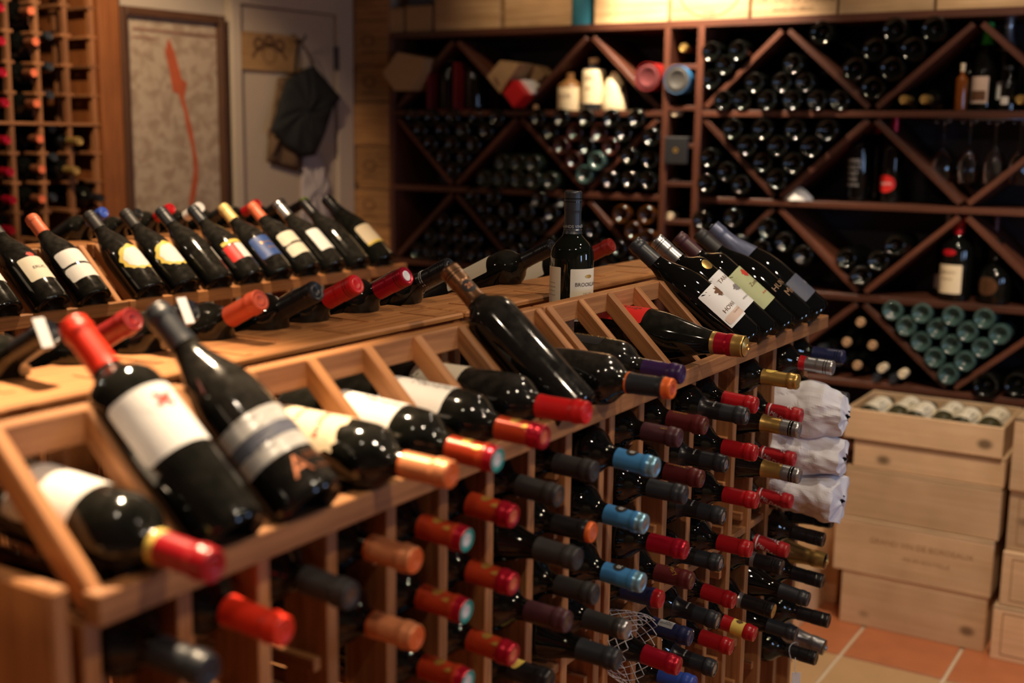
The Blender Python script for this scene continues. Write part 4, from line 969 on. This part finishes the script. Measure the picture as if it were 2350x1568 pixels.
LB = [
 (478, 1542, 0, 0, 'slate', 'large blurred black capped bottle in the first lattice column at the near end', 'bordeaux', ()),
 (651, 1450, 1, 0, 'scarlet', 'bright scarlet capped bottle alone in the second lattice column', 'bordeaux', ()),
 (805, 1368, 2, 0, 'corkend', 'charcoal capped bottle with brown end, between scarlet and orange capsules', 'bordeaux', ()),
 (952, 1287, 3, 0, 'orange', 'upper satin orange capped bottle in the lattice, under the display rail', 'bordeaux', ()),
 (956, 1465, 3, 1, 'orange', 'lower satin orange capped bottle in the lattice', 'bordeaux', ()),
 (1071, 1240, 4, 0, 'redgoldteal', 'red and gilt capsule with teal disc end, topmost in the lattice', 'bordeaux', gilt),
 (1069, 1404, 4, 1, 'redgoldteal', 'red and gilt capsule with teal disc end, second in the lattice', 'bordeaux', gilt),
 (1073, 1565, 4, 2, 'redgoldteal', 'red and gilt capsule with teal disc end, cut by the bottom edge', 'bordeaux', gilt),
 (1178, 1186, 5, 0, 'redgold', 'red and gilt capsule with pink end, topmost in the lattice column', 'bordeaux', gilt),
 (1178, 1341, 5, 1, 'redgold', 'red and gilt capsule with pink end, second in the lattice column', 'bordeaux', gilt),
 (1178, 1504, 5, 2, 'redgold', 'red and gilt capsule with pink end, third in the lattice column', 'bordeaux', gilt),
 (1282, 1140, 6, 0, 'corkend', 'charcoal capsule with shiny rings just above the red-ended black one', 'bordeaux', ()),
 (1326, 1284, 6, 1, 'charcoal', 'wide dark grey capsule on a round-shouldered bottle beside gilt red ones', 'burgundy', ()),
 (1302, 1426, 6, 2, 'plumcork', 'plum capsule with cork-coloured end below the wide grey capsule', 'bordeaux', ()),
 (1262, 1560, 6, 3, 'black', 'black necked bottle with yellow oval sticker at the bottom edge', 'bordeaux', [('cap:sticker', oval(.030, .020), 0, .25, 'paper_yellow', 0)]),
 (1364, 1083, 7, 0, 'charcoal', 'plain charcoal capsule, top of the column left of the sky-blue ones', 'bordeaux', ()),
 (1360, 1222, 7, 1, 'blackred', 'black capsule with coral red end disc left of the sky-blue ones', 'bordeaux', ()),
 (1366, 1364, 7, 2, 'charcoal', 'plain charcoal capsule, third in the column left of the sky-blue ones', 'bordeaux', ()),
 (1418, 1516, 7, 3, 'slate', 'slate capsule in front of the white netting', 'burgundy', ()),
 (1506, 1074, 8, 0, 'blue', 'sky-blue metallic capsule with round badge, uppermost of three', 'bordeaux', T20),
 (1480, 1204, 8, 1, 'blue', 'sky-blue metallic capsule with round badge, middle of three', 'bordeaux', T20),
 (1474, 1339, 8, 2, 'blue', 'sky-blue metallic capsule with round badge, lowest of three', 'bordeaux', T20),
 (1440, 1445, 8, 3, 'weave', 'grey snakeskin patterned capsule with pewter end', 'bordeaux', ()),
 (1559, 1006, 9, 0, 'plum', 'dusty plum capsule with gilt print near its end, above the top sky-blue one', 'bordeaux', ringtext('NATURE', .281, .6, 'ink_gold', .005, math.pi/2)),
 (1572, 1137, 9, 1, 'slate', 'slate blue capsule with raised ring right of the upper blue capsules', 'bordeaux', ()),
 (1573, 1262, 9, 2, 'redmetal', 'shiny crimson capsule with a price strip beneath, right of the middle blue one', 'bordeaux', [('cap:price_strip', rrect(.012, .030, .001), 0, .265, 'paper_white', -1.3)]),
 (1517, 1372, 9, 3, 'blackredend', 'dark navy capsule with raspberry red end below the lowest blue one', 'bordeaux', ()),
 (1557, 1530, 9, 4, 'redmetal', 'shiny crimson capsule poking out of white netting', 'burgundy', ()),
 (1618, 978, 10, 0, 'maroon', 'deep maroon capsule with bronze end, upper of two beside black printed ones', 'bordeaux', ringtext('CHARLES', .258, .3, 'ink_gold', .006, math.pi/2)),
 (1610, 1100, 10, 1, 'maroon', 'deep maroon capsule with bronze end, lower of two', 'bordeaux', ringtext('SANDYLINE', .258, .3, 'ink_gold', .006, math.pi/2)),
 (1587, 1334, 10, 3, 'maroon', 'maroon capsule with slanted script lettering', 'bordeaux', ringtext('St. Mary', .264, .2, 'ink_gold', .011, .9)),
 (1584, 1464, 10, 4, 'navy', 'navy capsule with square white printed sticker', 'bordeaux', [('cap:sticker', rrect(.022, .026, .001), 0, .258, 'paper_grey', .15, [('CRU', .006, 0, .004, 'ink_black', math.pi/2), ('BOURGEOIS', .0036, .005, 0, 'ink_black', math.pi/2)])]),
 (1592, 1570, 10, 5, 'royal', 'royal blue foil capsule at the bottom edge below the navy one', 'bordeaux', ()),
 (1713, 956, 11, 0, 'slateA', 'black capsule with white ring of print, top of its column of six', 'bordeaux', ringtext('SHINGLE PEAK', .2455, 0, 'ink_white', .0045)),
 (1666, 1066, 11, 1, 'slateA', 'black capsule with white ring of print, second in its column of six', 'bordeaux', ringtext('SHINGLE PEAK', .2455, 0, 'ink_white', .0045)),
 (1660, 1186, 11, 2, 'slateA', 'black capsule with white ring of print, third in its column of six', 'bordeaux', ringtext('SHINGLE PEAK', .2455, 0, 'ink_white', .0045)),
 (1654, 1293, 11, 3, 'slateA', 'black capsule with white ring of print, fourth in its column of six', 'bordeaux', ringtext('SHINGLE PEAK', .2455, 0, 'ink_white', .0045)),
 (1647, 1426, 11, 4, 'slateA', 'black capsule with white ring of print, fifth in its column of six', 'bordeaux', ringtext('SHINGLE PEAK', .2455, 0, 'ink_white', .0045)),
 (1640, 1536, 11, 5, 'slateA', 'black capsule with white ring of print, lowest in its column of six', 'bordeaux', ringtext('SHINGLE PEAK', .2455, 0, 'ink_white', .0045)),
 (1735, 931, 12, 0, 'red', 'plain red capsule with ringed tip, top of the red column', 'bordeaux', ()),
 (1734, 1041, 12, 1, 'red', 'plain red capsule with ringed tip, second in the red column', 'bordeaux', ()),
 (1736, 1150, 12, 2, 'red', 'plain red capsule with ringed tip, third in the red column', 'bordeaux', ()),
 (1722, 1262, 12, 3, 'red', 'plain red capsule with ringed tip, fourth in the red column', 'bordeaux', ()),
 (1684, 1380, 12, 4, 'red', 'plain red capsule with ringed tip, fifth in the red column', 'bordeaux', ()),
 (1678, 1487, 12, 5, 'red', 'plain red capsule with ringed tip, lowest in the red column', 'bordeaux', ()),
 (1728, 1541, 13, 5, 'redyellow', 'red capsule with a broad yellow seal near the bottom edge', 'bordeaux', [('cap:crest', oval(.010, .012, wob=.2), 0, .268, 'ink_brown', .2)]),
 (1832, 868, 14, 0, 'gold', 'gold foil capsule with yellow oval sticker under the display rail', 'bordeaux', [('cap:sticker', oval(.026, .026), 0, .247, 'paper_yellow', -.2)]),
 (1834, 988, 14, 1, 'tan_silver', 'tan and silver screw cap, upper of two by the white tissue', 'burgundy', ()),
 (1835, 1093, 14, 2, 'tan_silver', 'tan and silver screw cap, lower of two by the white tissue', 'burgundy', ()),
 (1794, 1303, 14, 4, 'blacksilver', 'black screw cap with a silver band in front of the gold champagne foil', 'bordeaux', ()),
 (1775, 1403, 14, 5, 'screwgoldend', 'black ribbed screw cap with gold end disc', 'bordeaux', ()),
 (1839, 954, 15, 1, 'redwhiteprint', 'red capsule with diagonal white MILDARA print, topmost of four', 'bordeaux', 'MIL'),
 (1823, 1055, 15, 2, 'redwhiteprint', 'red capsule with diagonal white MILDARA print, second of four', 'bordeaux', 'MIL'),
 (1816, 1150, 15, 3, 'redwhiteprint', 'red capsule with diagonal white MILDARA print, third of four', 'bordeaux', 'MIL'),
 (1807, 1265, 15, 4, 'redwhiteprint', 'red capsule with diagonal white MILDARA print, lowest of four', 'bordeaux', 'MIL'),
 (1855, 1377, 15, 5, 'slate', 'slate capsule on glossy bottle left of the low pine crate, upper', 'burgundy', ()),
 (1827, 1456, 15, 6, 'slate', 'slate capsule over the terracotta tiles, above the tagged bottle', 'burgundy', ()),
 (1912, 845, 16, 0, 'silver_red', 'silver screw cap with red band at the far end of the rack', 'bordeaux', ()),
 (1890, 1240, 16, 4, 'screwblack', 'black ribbed screw cap just above the gold champagne foil', 'bordeaux', ()),
 (1888, 1335, 16, 5, 'screwblack', 'black ribbed screw cap just below the gold champagne foil', 'bordeaux', ()),
 (1902, 1426, 16, 6, 'screwblack', 'black ribbed screw cap overlapping the low pine crate', 'bordeaux', ()),
 (1873, 1512, 16, 7, 'screwblack', 'black ribbed screw cap with white hanging tag, over the floor tiles', 'bordeaux', 'TAG'),
 (1936, 818, 17, 0, 'screwnavy', 'navy screw cap, farthest neck under the display rail', 'bordeaux', ()),
 (1945, 916, 17, 1, 'slate', 'dark capped neck just beyond the topmost tissue-wrapped bottle', 'bordeaux', ()),
 (1922, 1004, 17, 2, 'slate', 'dark capped neck just beyond the middle tissue-wrapped bottle', 'bordeaux', ()),
 (1892, 1128, 17, 3, 'screwsilver', 'silver capped neck just beyond the lowest tissue-wrapped bottle', 'bordeaux', ()),
 (1910, 1197, 17, 4, 'screwblack', 'black capsule on the farthest column below the tissue-wrapped bottles', 'champagne', ()),
 (1900, 1290, 17, 5, 'champ_gold', 'gold foil champagne neck beside the lowest MILDARA capsule', 'champagne', ()),
 (1892, 1562, 17, 7, 'champ_silver', 'silver foil champagne neck at the bottom edge over the tiles', 'champagne', ()),
]
C('foil_darkred2', (.42, .012, .018), .36); cap('redwhiteprint', 'foil', .232, [(.06, 'foil_red'), (.04, 'ink_white'), (.90, 'foil_darkred2')])
for (u, v, c_, r_, cp, lab, kd, st) in LB:
    extra = st
    if st == 'MIL': extra = [('cap:print', oval(.0006, .0006), 0, .266, 'ink_white', 0, [('MILDARA', .0125, 0, 0, 'ink_white', 1.15)]), ('cap:print', oval(.0006, .0006), 0, .266, 'ink_white', 2.2, [('MILDARA', .0125, 0, 0, 'ink_white', 1.15)])]
    if st == 'TAG': extra = ()
    ob = rack_bottle(u, v, c_, r_, cp, lab, kd, extra)
    if st == 'TAG': tagged = ob
    if 'netting' in lab and cp == 'redmetal': netted = ob
# white price tag on a string round the tagged neck
Mi = tagged.matrix_basis
c0 = Mi @ Vector((0, 0, .262)); dz_ = Mi.to_3x3() @ Vector((0, 0, 1))
loop = []
for k in range(17):
    a = 2*math.pi*k/16; loop.append(Vector((0, 0, .25)) + Vector((math.cos(a)*.0205, math.sin(a)*.0205, .004*math.sin(a*2))))
st_ = tube('tag_string', loop, .0007, MATS['ink_white'], tagged, 5)
inv = Mi.inverted()
low = c0 + Vector((0.004, -.02, -.055))
tube('tag_string', [inv @ (c0 + Vector((0, -.020, -.002))), inv @ (c0 + Vector((.002, -.022, -.03))), inv @ (low + Vector((0, 0, .018)))], .0007, MATS['ink_white'], tagged, 5)
tg = link('price_tag', box_mesh(.018, .0008, .042, .0003, MATS['paper_white']), tagged, inv @ (Matrix.Translation(low) @ Matrix.Rotation(.5, 4, 'Z')))
# white diamond netting sleeve
V, Fc = [], []
def strand(pts, r=.0007, seg=4):
    base = len(V)
    for i, p in enumerate(pts):
        d = (Vector(pts[min(i+1, len(pts)-1)]) - Vector(pts[max(0, i-1)])).normalized(); a = d.orthogonal().normalized(); b_ = d.cross(a)
        for k in range(seg): t = 2*math.pi*k/seg; V.append(Vector(p)+(a*math.cos(t)+b_*math.sin(t))*r)
    for i in range(len(pts)-1):
        for k in range(seg): Fc.append((base+i*seg+k, base+i*seg+(k+1) % seg, base+(i+1)*seg+(k+1) % seg, base+(i+1)*seg+k))
def netr(z): return .046 if z < .165 else .046 + .012*min(1, (z-.165)/.06) - .004*max(0, (z-.215)/.03)
for hand in (1, -1):
    for k in range(20):
        a0_ = 2*math.pi*k/20; pts = []
        for i in range(34):
            z = .06 + i*.0053; a = a0_ + hand*(z-.06)*17; rr = netr(z)*(1+.06*math.sin(a*3+z*40)); pts.append((rr*math.cos(a), rr*math.sin(a), z))
        strand(pts)
tag(link('net_sleeve', mesh_from('net', V, Fc, [C('white_net', (.72, .70, .66), .5)]), netted), kind='stuff')
# tissue-wrapped bottles at the far end
tissue = mat('tissue_paper', (.80, .80, .84), .75, var=.05, scale=30, bump=.5)
def wrapped(u, v, row, label, L_=.20, tipuv=None, seedv=0):
    y = colY[16]; zr = rows[row]; xt = XI + .105
    base = Vector((xt-.298, y, zr)); d = Vector((1, 0, -.06)).normalized()
    o = bottle(label, orient(base, d, (0, 0, 1)), 'bordeaux', GL(), 'slate', seg=24)
    from mathutils import noise
    V, Fc = [], []; NS, NA = 46, 72
    off = Vector((seedv*3.1, seedv*1.7, 0))
    for i in range(NS):
        t = i/(NS-1); z = .095 + t*.205
        br = .046 if t < .35 else .046 - (t-.35)*.012
        br += .008*math.sin(t*6.5+seedv)
        for k in range(NA):
            a = 2*math.pi*k/NA
            q = Vector((math.cos(a)*.9, math.sin(a)*.9, t*2.6)) + off
            lob = noise.noise(q*1.1)*.018
            cr_ = -.007*abs(noise.noise(q*1.9)) + .0035*noise.noise(q*4) + .003
            r = max(br + lob + cr_, .0405 if z < .215 else .024)
            V.append((r*math.cos(a), r*math.sin(a), z + .012*noise.noise(q*1.7+off)*t))
    for i in range(NS-1):
        for k in range(NA): Fc.append((i*NA+k, i*NA+(k+1) % NA, (i+1)*NA+(k+1) % NA, (i+1)*NA+k))
    # gathered front
    b0 = (NS-1)*NA; c1 = len(V)
    for k in range(NA):
        a = 2*math.pi*k/NA; r = .010 + .002*math.sin(a*9); V.append((r*math.cos(a), r*math.sin(a), .306+.003*math.sin(a*5)))
    for k in range(NA): Fc.append((b0+k, b0+(k+1) % NA, c1+(k+1) % NA, c1+k))
    link('tissue_wrap', mesh_from('tissue', V, Fc, [tissue]), o)
    return o
wrapped(1942, 916, 1, 'bottle wrapped in crumpled white tissue, topmost of three at the rack end', seedv=3)
wrapped(1920, 1005, 2, 'bottle wrapped in crumpled white tissue, middle of three at the rack end', seedv=5)
wrapped(1893, 1112, 3, 'bottle wrapped in crumpled white tissue, lowest of three at the rack end', seedv=8)

# ---- bottles lying in the top row with their necks over the rail
def rail_bottle(u, v, col, capn, label, kind='bordeaux', stickers=(), gm=None, zb=1.262):
    y = colY[col]; tip = at(u, v, y=y); L_ = PROF[kind][-1][1]
    tip.z = max(tip.z, 1.243); back = Vector((tip.x - .23, y, zb + (.006 if kind == 'champagne' else 0)))
    d = (tip-back).normalized(); return bottle(label, orient(tip-d*L_, d, (0, 0, 1)), kind, gm or GH(), capn, stickers=stickers, seg=48)
rail_bottle(490, 1300, 0, 'yellowred', 'black bottle with torn white label and red capsule ringed in yellow', stickers=[('label', rrect(.10, .085, .006), 0, .118, 'paper_white', .25)])
rail_bottle(1035, 1090, 3, 'orange', 'bottle with cream gilt label and satin orange capsule on the rail', stickers=[('label', ornate(.095, .10), 0, .12, 'paper_cream', .1, [('Reserve', .016, .01, .02, 'ink_red', .2), ('Barossa', .012, 0, -.015, 'ink_brown', .2)])])
rail_bottle(1141, 1056, 4, 'redgoldteal', 'bottle with white script label and teal-ended red capsule on the rail', stickers=[('label', rrect(.088, .095, .006), 0, .125, 'paper_white', .1, [('Menzies', .020, 0, .018, 'ink_grey', math.pi/2)])] + gilt)
rail_bottle(1249, 1004, 5, 'redgold', 'bottle with white script label and gilt red capsule on the rail', stickers=[('label', rrect(.088, .095, .006), 0, .125, 'paper_white', .1, [('Menzies', .020, 0, .018, 'ink_grey', math.pi/2)])] + gilt)
rail_bottle(1347, 948, 6, 'brightred', 'dusty bottle with crumpled bright red capsule, grey and cream label', gm=GD(), stickers=[('label', rrect(.10, .075, .002), 0, .085, 'paper_ivory', 0), ('top:label_stripe', rrect(.045, .075, .002), 0, .085, 'paper_grey', -.85)])
rail_bottle(1543, 893, 8, 'blackorange', 'dusty bottle with black capsule banded in bright orange', gm=GD())
rail_bottle(1565, 860, 9, 'purple', 'dusty bottle with gold print and dark purple capsule', gm=GD(), stickers=[('label', rrect(.05, .10, .004), 0, .12, 'ink_black', 0, [('CORACO', .015, 0, .03, 'ink_gold', math.pi/2)]), ('back_label', rrect(.06, .04, .004), 0, .055, 'paper_ivory', .2)] + ringtext('FINE WINES', .252, .2, 'paper_pink', .006, math.pi/2))
rail_bottle(1716, 797, 11, 'champ_redgold', 'fat sparkling bottle with red label and red and gold neck foil', kind='champagne', gm=GH(), stickers=[('label', rrect(.085, .10, .003), 0, .09, 'paper_red', .05, [('Cuvee Rouge', .014, .005, 0, 'ink_brown', math.pi/2)])], zb=1.268)

# ---- display bottles leaning up the slats
def leaning(X, y, capn, label, kind='bordeaux', stickers=(), gm=None, dx=0, dz=-.004, roll=0.0, dy=0.0, sl=.925):
    d = Vector((-.760, dy, .650)).normalized(); base = Vector((X+.000+dx, y, 1.2365+dz)); nrm = Vector((.650, math.sin(roll), .760))
    if kind == 'burgundy': base += Vector((-.609, 0, -.793))*-.002
    return bottle(label, orient(base, d, nrm) @ Matrix.Diagonal((1, 1, sl, 1)), kind, gm or GH(), capn, stickers=stickers, seg=56)
C('dull_bronze', (.36, .21, .11), .5)
YL = [2.052, 2.152, 2.252, 2.352, 2.452]
TX = lambda s, size, dx, dz, m: (s, size, dx, dz, m)
leaning(XI, colY[1]-.014, 'scarlet', 'display bottle with red capsule and white label bearing a red cross', stickers=[('label', rrect(.084, .078, .008), 0, .138, 'paper_white', -.35), ('top:red_cross', [(.0085*math.cos(t)*(1+.5*math.cos(4*t-2.6)), .0075*math.sin(t)*(1+.5*math.cos(4*t-2.6))) for t in [2*math.pi*i/32 for i in range(32)]], .012, .155, 'ink_red', -.35)])
leaning(XI, colY[2]-.012, 'slate', 'display bottle with dark capsule and two silver label bands', kind='burgundy', gm=GD(), stickers=[('silver_band', rrect(.112, .022, .001), 0, .104, 'band_silver', -.3), ('top:blue_band', rrect(.11, .016, .001), 0, .084, 'paper_slate', -.3), ('silver_band', rrect(.112, .020, .001), 0, .066, 'band_silver', -.3),
        ('print', oval(.001, .001), .0, .034, 'foil_copper', -.1, [('A', .036, -.012, .0, 'foil_copper'), ('DESERT', .012, .018, .008, 'foil_copper'), ('SHIRAZ', .009, .02, -.008, 'foil_copper')])])
leaning(XI, colY[7]-.0, 'bronze', 'tall dusty bottle with bronze screw cap numbered 20 leaning on the slats', gm=GD(), dx=.012, stickers=[('cap:round_badge', oval(.021, .023), 0, .254, 'ink_black', -.55, [('20', .012, 0, 0, 'foil_orange')]), ('clear_label', rrect(.006, .12, .001), 0, .125, 'paper_grey', .95)])
tree = [(.013*math.cos(t)*(1+.3*math.sin(7*t)), .011*math.sin(t)*(1+.25*math.cos(9*t))) for t in [2*math.pi*i/48 for i in range(48)]]
leaning(XI, YL[0], 'slate', 'display bottle with white tree label reading HOWARD', kind='burgundy', gm=GL(), stickers=[('label', rrect(.092, .088, .002), 0, .086, 'paper_white', 0, [('HOWARD', .013, -.004, -.012, 'ink_brown'), ('Gewurztraminer', .006, .0, -.026, 'ink_brown')]), ('top:tree', tree, 0, .110, 'ink_brown', 0), ('top:brown_slope', [(a, b_*.35) for a, b_ in rrect(.07, .05, .01)], -.008, .056, 'paper_pink', 0)], dy=-.2)
leaning(XI, YL[1], 'screwsilver', 'display bottle with grey screw cap, gold medal and white TARA label', gm=GL(), stickers=[('label', rrect(.085, .095, .002), 0, .115, 'paper_white', -.1, [('TARA', .013, -.008, .028, 'ink_brown'), ('MENDOZA', .006, 0, -.03, 'ink_grey')]), ('gold_medal', oval(.024, .024), -.004, .187, 'foil_gold', -.2), ('silver_medal', oval(.020, .020), .02, .176, 'foil_charcoal', .1), ('top:chateau', oval(.028, .016, wob=.2), 0, .112, 'ink_grey', 0)], dy=-.2)
leaning(XI, YL[2], 'plum', 'display bottle with plum capsule and pale green label', gm=GL(), stickers=[('label', rrect(.085, .100, .002), 0, .110, 'paper_green', -.1, [('Zavile', .013, -.004, .004, 'ink_brown'), ('RESERVA', .006, .0, -.026, 'ink_red')]), ('top:crest', oval(.018, .020, wob=.25), 0, .142, 'ink_red', -.1)], dy=-.2)
leaning(XI, YL[3], 'charcoal', 'display bottle lettered HUNTER in copper straight on black glass', kind='burgundy', gm=GL(), stickers=[('print', oval(.001, .001), 0, .078, 'dull_bronze', 0, [('HUNTER', .019, 0, .014, 'dull_bronze'), ('Mima', .024, .003, -.012, 'dull_bronze')])], dy=-.2)
leaning(XI, YL[4], 'champ_blue', 'farthest display bottle with grey blue foil neck and slate label', kind='champagne', gm=GL(), stickers=[('label', rrect(.085, .06, .002), 0, .072, 'paper_slate', 0, [('HUIA', .016, .015, 0, 'paper_grey')])], dy=-.2)
# ---- the one bottle standing upright behind the ridge rail
p = at(1310, 600, x=XI-.2325)
stb = bottle('upright dark bottle with BROOK label standing behind the empty slats', Matrix.Translation((XI-.2335, 1.815, 1.209)) @ Matrix.Rotation(.38, 4, 'Z'), 'bordeaux', glass('stand_glass', (.004, .006, .004), rough=.03), None, seg=48,
    stickers=[('label', rrect(.066, .09, .002), 0, .125, 'paper_ivory', .93, [('BROOKLAND', .0095, .004, .018, 'ink_black'), ('VALLEY', .006, .0, .002, 'ink_grey'), ('MARGARET RIVER', .0035, 0, -.012, 'ink_grey')]), ('top:gilt_emblem', oval(.016, .006, wob=.15), .002, .157, 'ink_gold', .93),
              ('back_label', rrect(.045, .095, .002), 0, .125, 'paper_ivory', -.97, [('the wine of the', .0035, 0, .02, 'ink_grey'), ('valley was grown', .0035, 0, .013, 'ink_grey'), ('by the river in', .0035, 0, .006, 'ink_grey'), ('the old vineyard', .0035, 0, -.001, 'ink_grey')])])
cap('standcap', 'screw', .228, [(1, 'foil_slate')])
q = link('capsule', cap_mesh('bordeaux', *CAPS['standcap'], seg=40), stb)
link('lettering', text_on('bordeaux', 'BROOKLANDS VINEYARDS', .0072, 0, .2405, MATS['paper_grey'], .0, r=.0158), q)
link('silver_line', lathe('line', [(.0160, .2345), (.0164, .2349), (.0160, .2354)], [MATS['foil_silver']], 32), q)
block('bottle_support', XI-.275, XI-.195, 1.70, 1.93, 1.196, 1.208, RWD, isl, axis='y')
# ---- far side of the near island: necks coming up over the shelf board
def opposite(u, v, xt, capn, label, kind='bordeaux', stickers=(), gm=None, L_=None, up=.50, X=XI):
    tip = at(u, v, x=xt); tip.z = max(tip.z, 1.384); d = Vector((1, 0, up)).normalized(); L_ = PROF[kind][-1][1]
    return bottle(label, orient(tip-d*L_, d, (-.4, 0, 1)), kind, gm or GH(), capn, stickers=stickers, seg=40)
stk = [('cap:price_sticker', rrect(.022, .022, .002), 0, .288, 'paper_white', 1.9)]
XT = XI-.335
a = opposite(115, 768, XT, 'black', 'black capped neck with white price sticker, nearest of the far-side necks')
b_ = opposite(438, 712, XT, 'black', 'black capped neck with white price sticker, second such of the far-side necks')
for o in (a, b_):
    link('price_sticker', box_mesh(.015, .034, .0006, .0002, MATS['paper_white']), o, Matrix.Translation((.010, .0, .3020)))
opposite(305, 737, XT, 'darkred', 'dark red capped neck between the two white-stickered necks')
opposite(597, 690, XT, 'terracotta', 'matt terracotta capped neck with black mark on its end')
opposite(725, 668, XT, 'screwblack', 'black screw capped neck left of the bright red one')
opposite(818, 652, XT, 'screwred', 'bright red ribbed screw capped neck over the shelf board')
opposite(933, 633, XT, 'redwhite', 'crimson screw cap with white disc on its end')
opposite(1033, 611, XT, 'screwblack', 'black ringed neck directly behind the bronze screw cap', stickers=[('cap:white_line', rrect(.09, .0012, .0004), 0, .243, 'ink_white', 0), ('cap:white_line', rrect(.09, .0012, .0004), 0, .247, 'ink_white', 0)])
opposite(1268, 566, XT, 'screwblack', 'bottle with white label and black screw cap left of the upright bottle', stickers=[('label', rrect(.08, .10, .003), 0, .12, 'paper_ivory', .35)])
opposite(1404, 562, XT, 'darkred', 'dark red capped neck right of the upright bottle', stickers=[('label', rrect(.08, .10, .003), 0, .10, 'paper_ivory', .5)])

# ---- second island behind, with its own display row
XJ = -2.11
N1 = [1.475 + .1045*k for k in range(4)]; N2 = [1.835 + .1045*k for k in range(10)]; N0 = [.43 + .1045*k for k in range(10)]
island('far double-sided redwood rack with a full display row', XJ, [N0, N1, N2], 0)
F2 = [
 (1.525, 'slate', 'bordeaux', 'far display row bottle with white label and dark square picture', [('label', rrect(.085, .09), 0, .115, 'paper_white', 0), ('top:picture', rrect(.035, .03, .001), 0, .12, 'photo_dark', 0)]),
 (1.632, 'charcoal', 'burgundy', 'far display row bottle with ivory ERUC label and red tab', [('label', rrect(.07, .07), 0, .095, 'paper_ivory', 0, [('ERUC', .012, 0, .0, 'ink_black')]), ('red_tab', oval(.016, .014, wob=.3), -.0, .137, 'ink_red', 0)]),
 (1.737, 'salmon', 'burgundy', 'far display row bottle with salmon capsule and wavy split white label', [('label', rrect(.09, .045, .006), 0, .122, 'paper_white', 0), ('label', rrect(.09, .042, .006), 0, .072, 'paper_white', 0)]),
 (1.887, 'charcoal', 'burgundy', 'far display row bottle with gilded ornate label, nearer of two', [('label', oval(.085, .085, wob=.07, n_=54, k=11), 0, .10, 'paper_yellow', 0), ('top:inner_label', oval(.066, .068, wob=.05, n_=48, k=9), 0, .098, 'paper_white', 0)]),
 (1.990, 'charcoal', 'burgundy', 'far display row bottle with gilded ornate label, farther of two', [('label', oval(.085, .085, wob=.07, n_=54, k=11), 0, .10, 'paper_yellow', 0), ('top:inner_label', oval(.066, .068, wob=.05, n_=48, k=9), 0, .098, 'paper_white', 0)]),
 (2.097, 'slate', 'burgundy', 'far display row bottle showing bare glass and a white side label', [('label', rrect(.04, .05), 0, .085, 'paper_white', .9)]),
 (2.200, 'slate', 'burgundy', 'far display row bottle with red and white banded label', [('label', rrect(.085, .055), 0, .085, 'paper_red', 0), ('top:white_stripe', rrect(.03, .055, .001), 0, .085, 'paper_white', .1), ('gilt_line', rrect(.08, .012, .002), 0, .122, 'paper_yellow', 0)]),
 (2.304, 'paleyellow', 'burgundy', 'far display row bottle with pale yellow capsule and blue label', [('label', rrect(.09, .078, .008), 0, .095, 'paper_blue', 0, [('Domaine', .012, 0, .012, 'ink_gold'), ('Bleu', .014, 0, -.01, 'ink_gold')])]),
 (2.408, 'salmon', 'burgundy', 'far display row bottle with salmon capsule and cream label cut by dark arc', [('label', rrect(.088, .045, .008), 0, .120, 'paper_ivory', 0), ('label', rrect(.088, .04, .008), 0, .072, 'paper_ivory', 0), ('top:dark_arc', rrect(.045, .006, .002), 0, .097, 'ink_black', 0)]),
 (2.508, 'screwsilver', 'burgundy', 'far display row bottle with silver cap and long greyish white label', [('label', rrect(.075, .085), 0, .10, 'paper_white', .15)]),
 (2.612, 'black', 'burgundy', 'far display row bottle, all black with one long highlight', []),
 (2.720, 'black', 'champagne', 'farthest display row bottle with beige and gold oval label', [('label', rrect(.085, .075, .010), 0, .105, 'paper_cream', 0), ('top:gilt_edge', rrect(.085, .010, .003), 0, .066, 'paper_yellow', 0)]),
]
for y, cp, kd, lab, st in F2:
    leaning(XJ, y - .028*max(0, 2.75-y), cp, lab, kd, st, gm=GH() if kd == 'champagne' else GD(), sl=.89)
XT2 = XJ-.335
for (u, v, cp, lab) in [(238, 487, 'royal', 'royal blue capped neck behind the far display row'), (318, 490, 'black', 'black capped neck behind the far row right of the blue one'), (393, 478, 'red', 'round red cap behind the far display row left of the white one'),
                        (460, 475, 'white', 'white capped neck behind the far display row'), (525, 475, 'black', 'black capped neck behind the pale yellow capsule'), (592, 467, 'red', 'red cap peeking out behind the salmon capsule'),
                        (650, 465, 'black', 'black capped neck behind the silver capped bottle'), (703, 462, 'limegreen', 'lime green ended cap behind the far display row')]:
    opposite(u, v, XT2, cp, lab, X=XJ)
# ---- corner at the very front: end panel and pale box
block('end_panel', XI-.36, XI-.024, .583, .601, .25, 1.235, RWD, isl, axis='z', bev=.003)
pc = at(40, 1500, y=.50)
q = empty('wine_crate', loc=(XI-.11, .44, 1.19-.16)); tag(q, 'pale box corner in the extreme lower foreground', 'crate')
link('lid', box_mesh(.16, .12, .012, .002, pine), q, Matrix.Translation((0, 0, .154)))
link('front_board', box_mesh(.16, .012, .147, .002, pine), q, Matrix.Translation((0, -.054, .0735)))
link('side_board', box_mesh(.012, .108, .147, .002, pine), q, Matrix.Translation((.074, .006, .0735)))
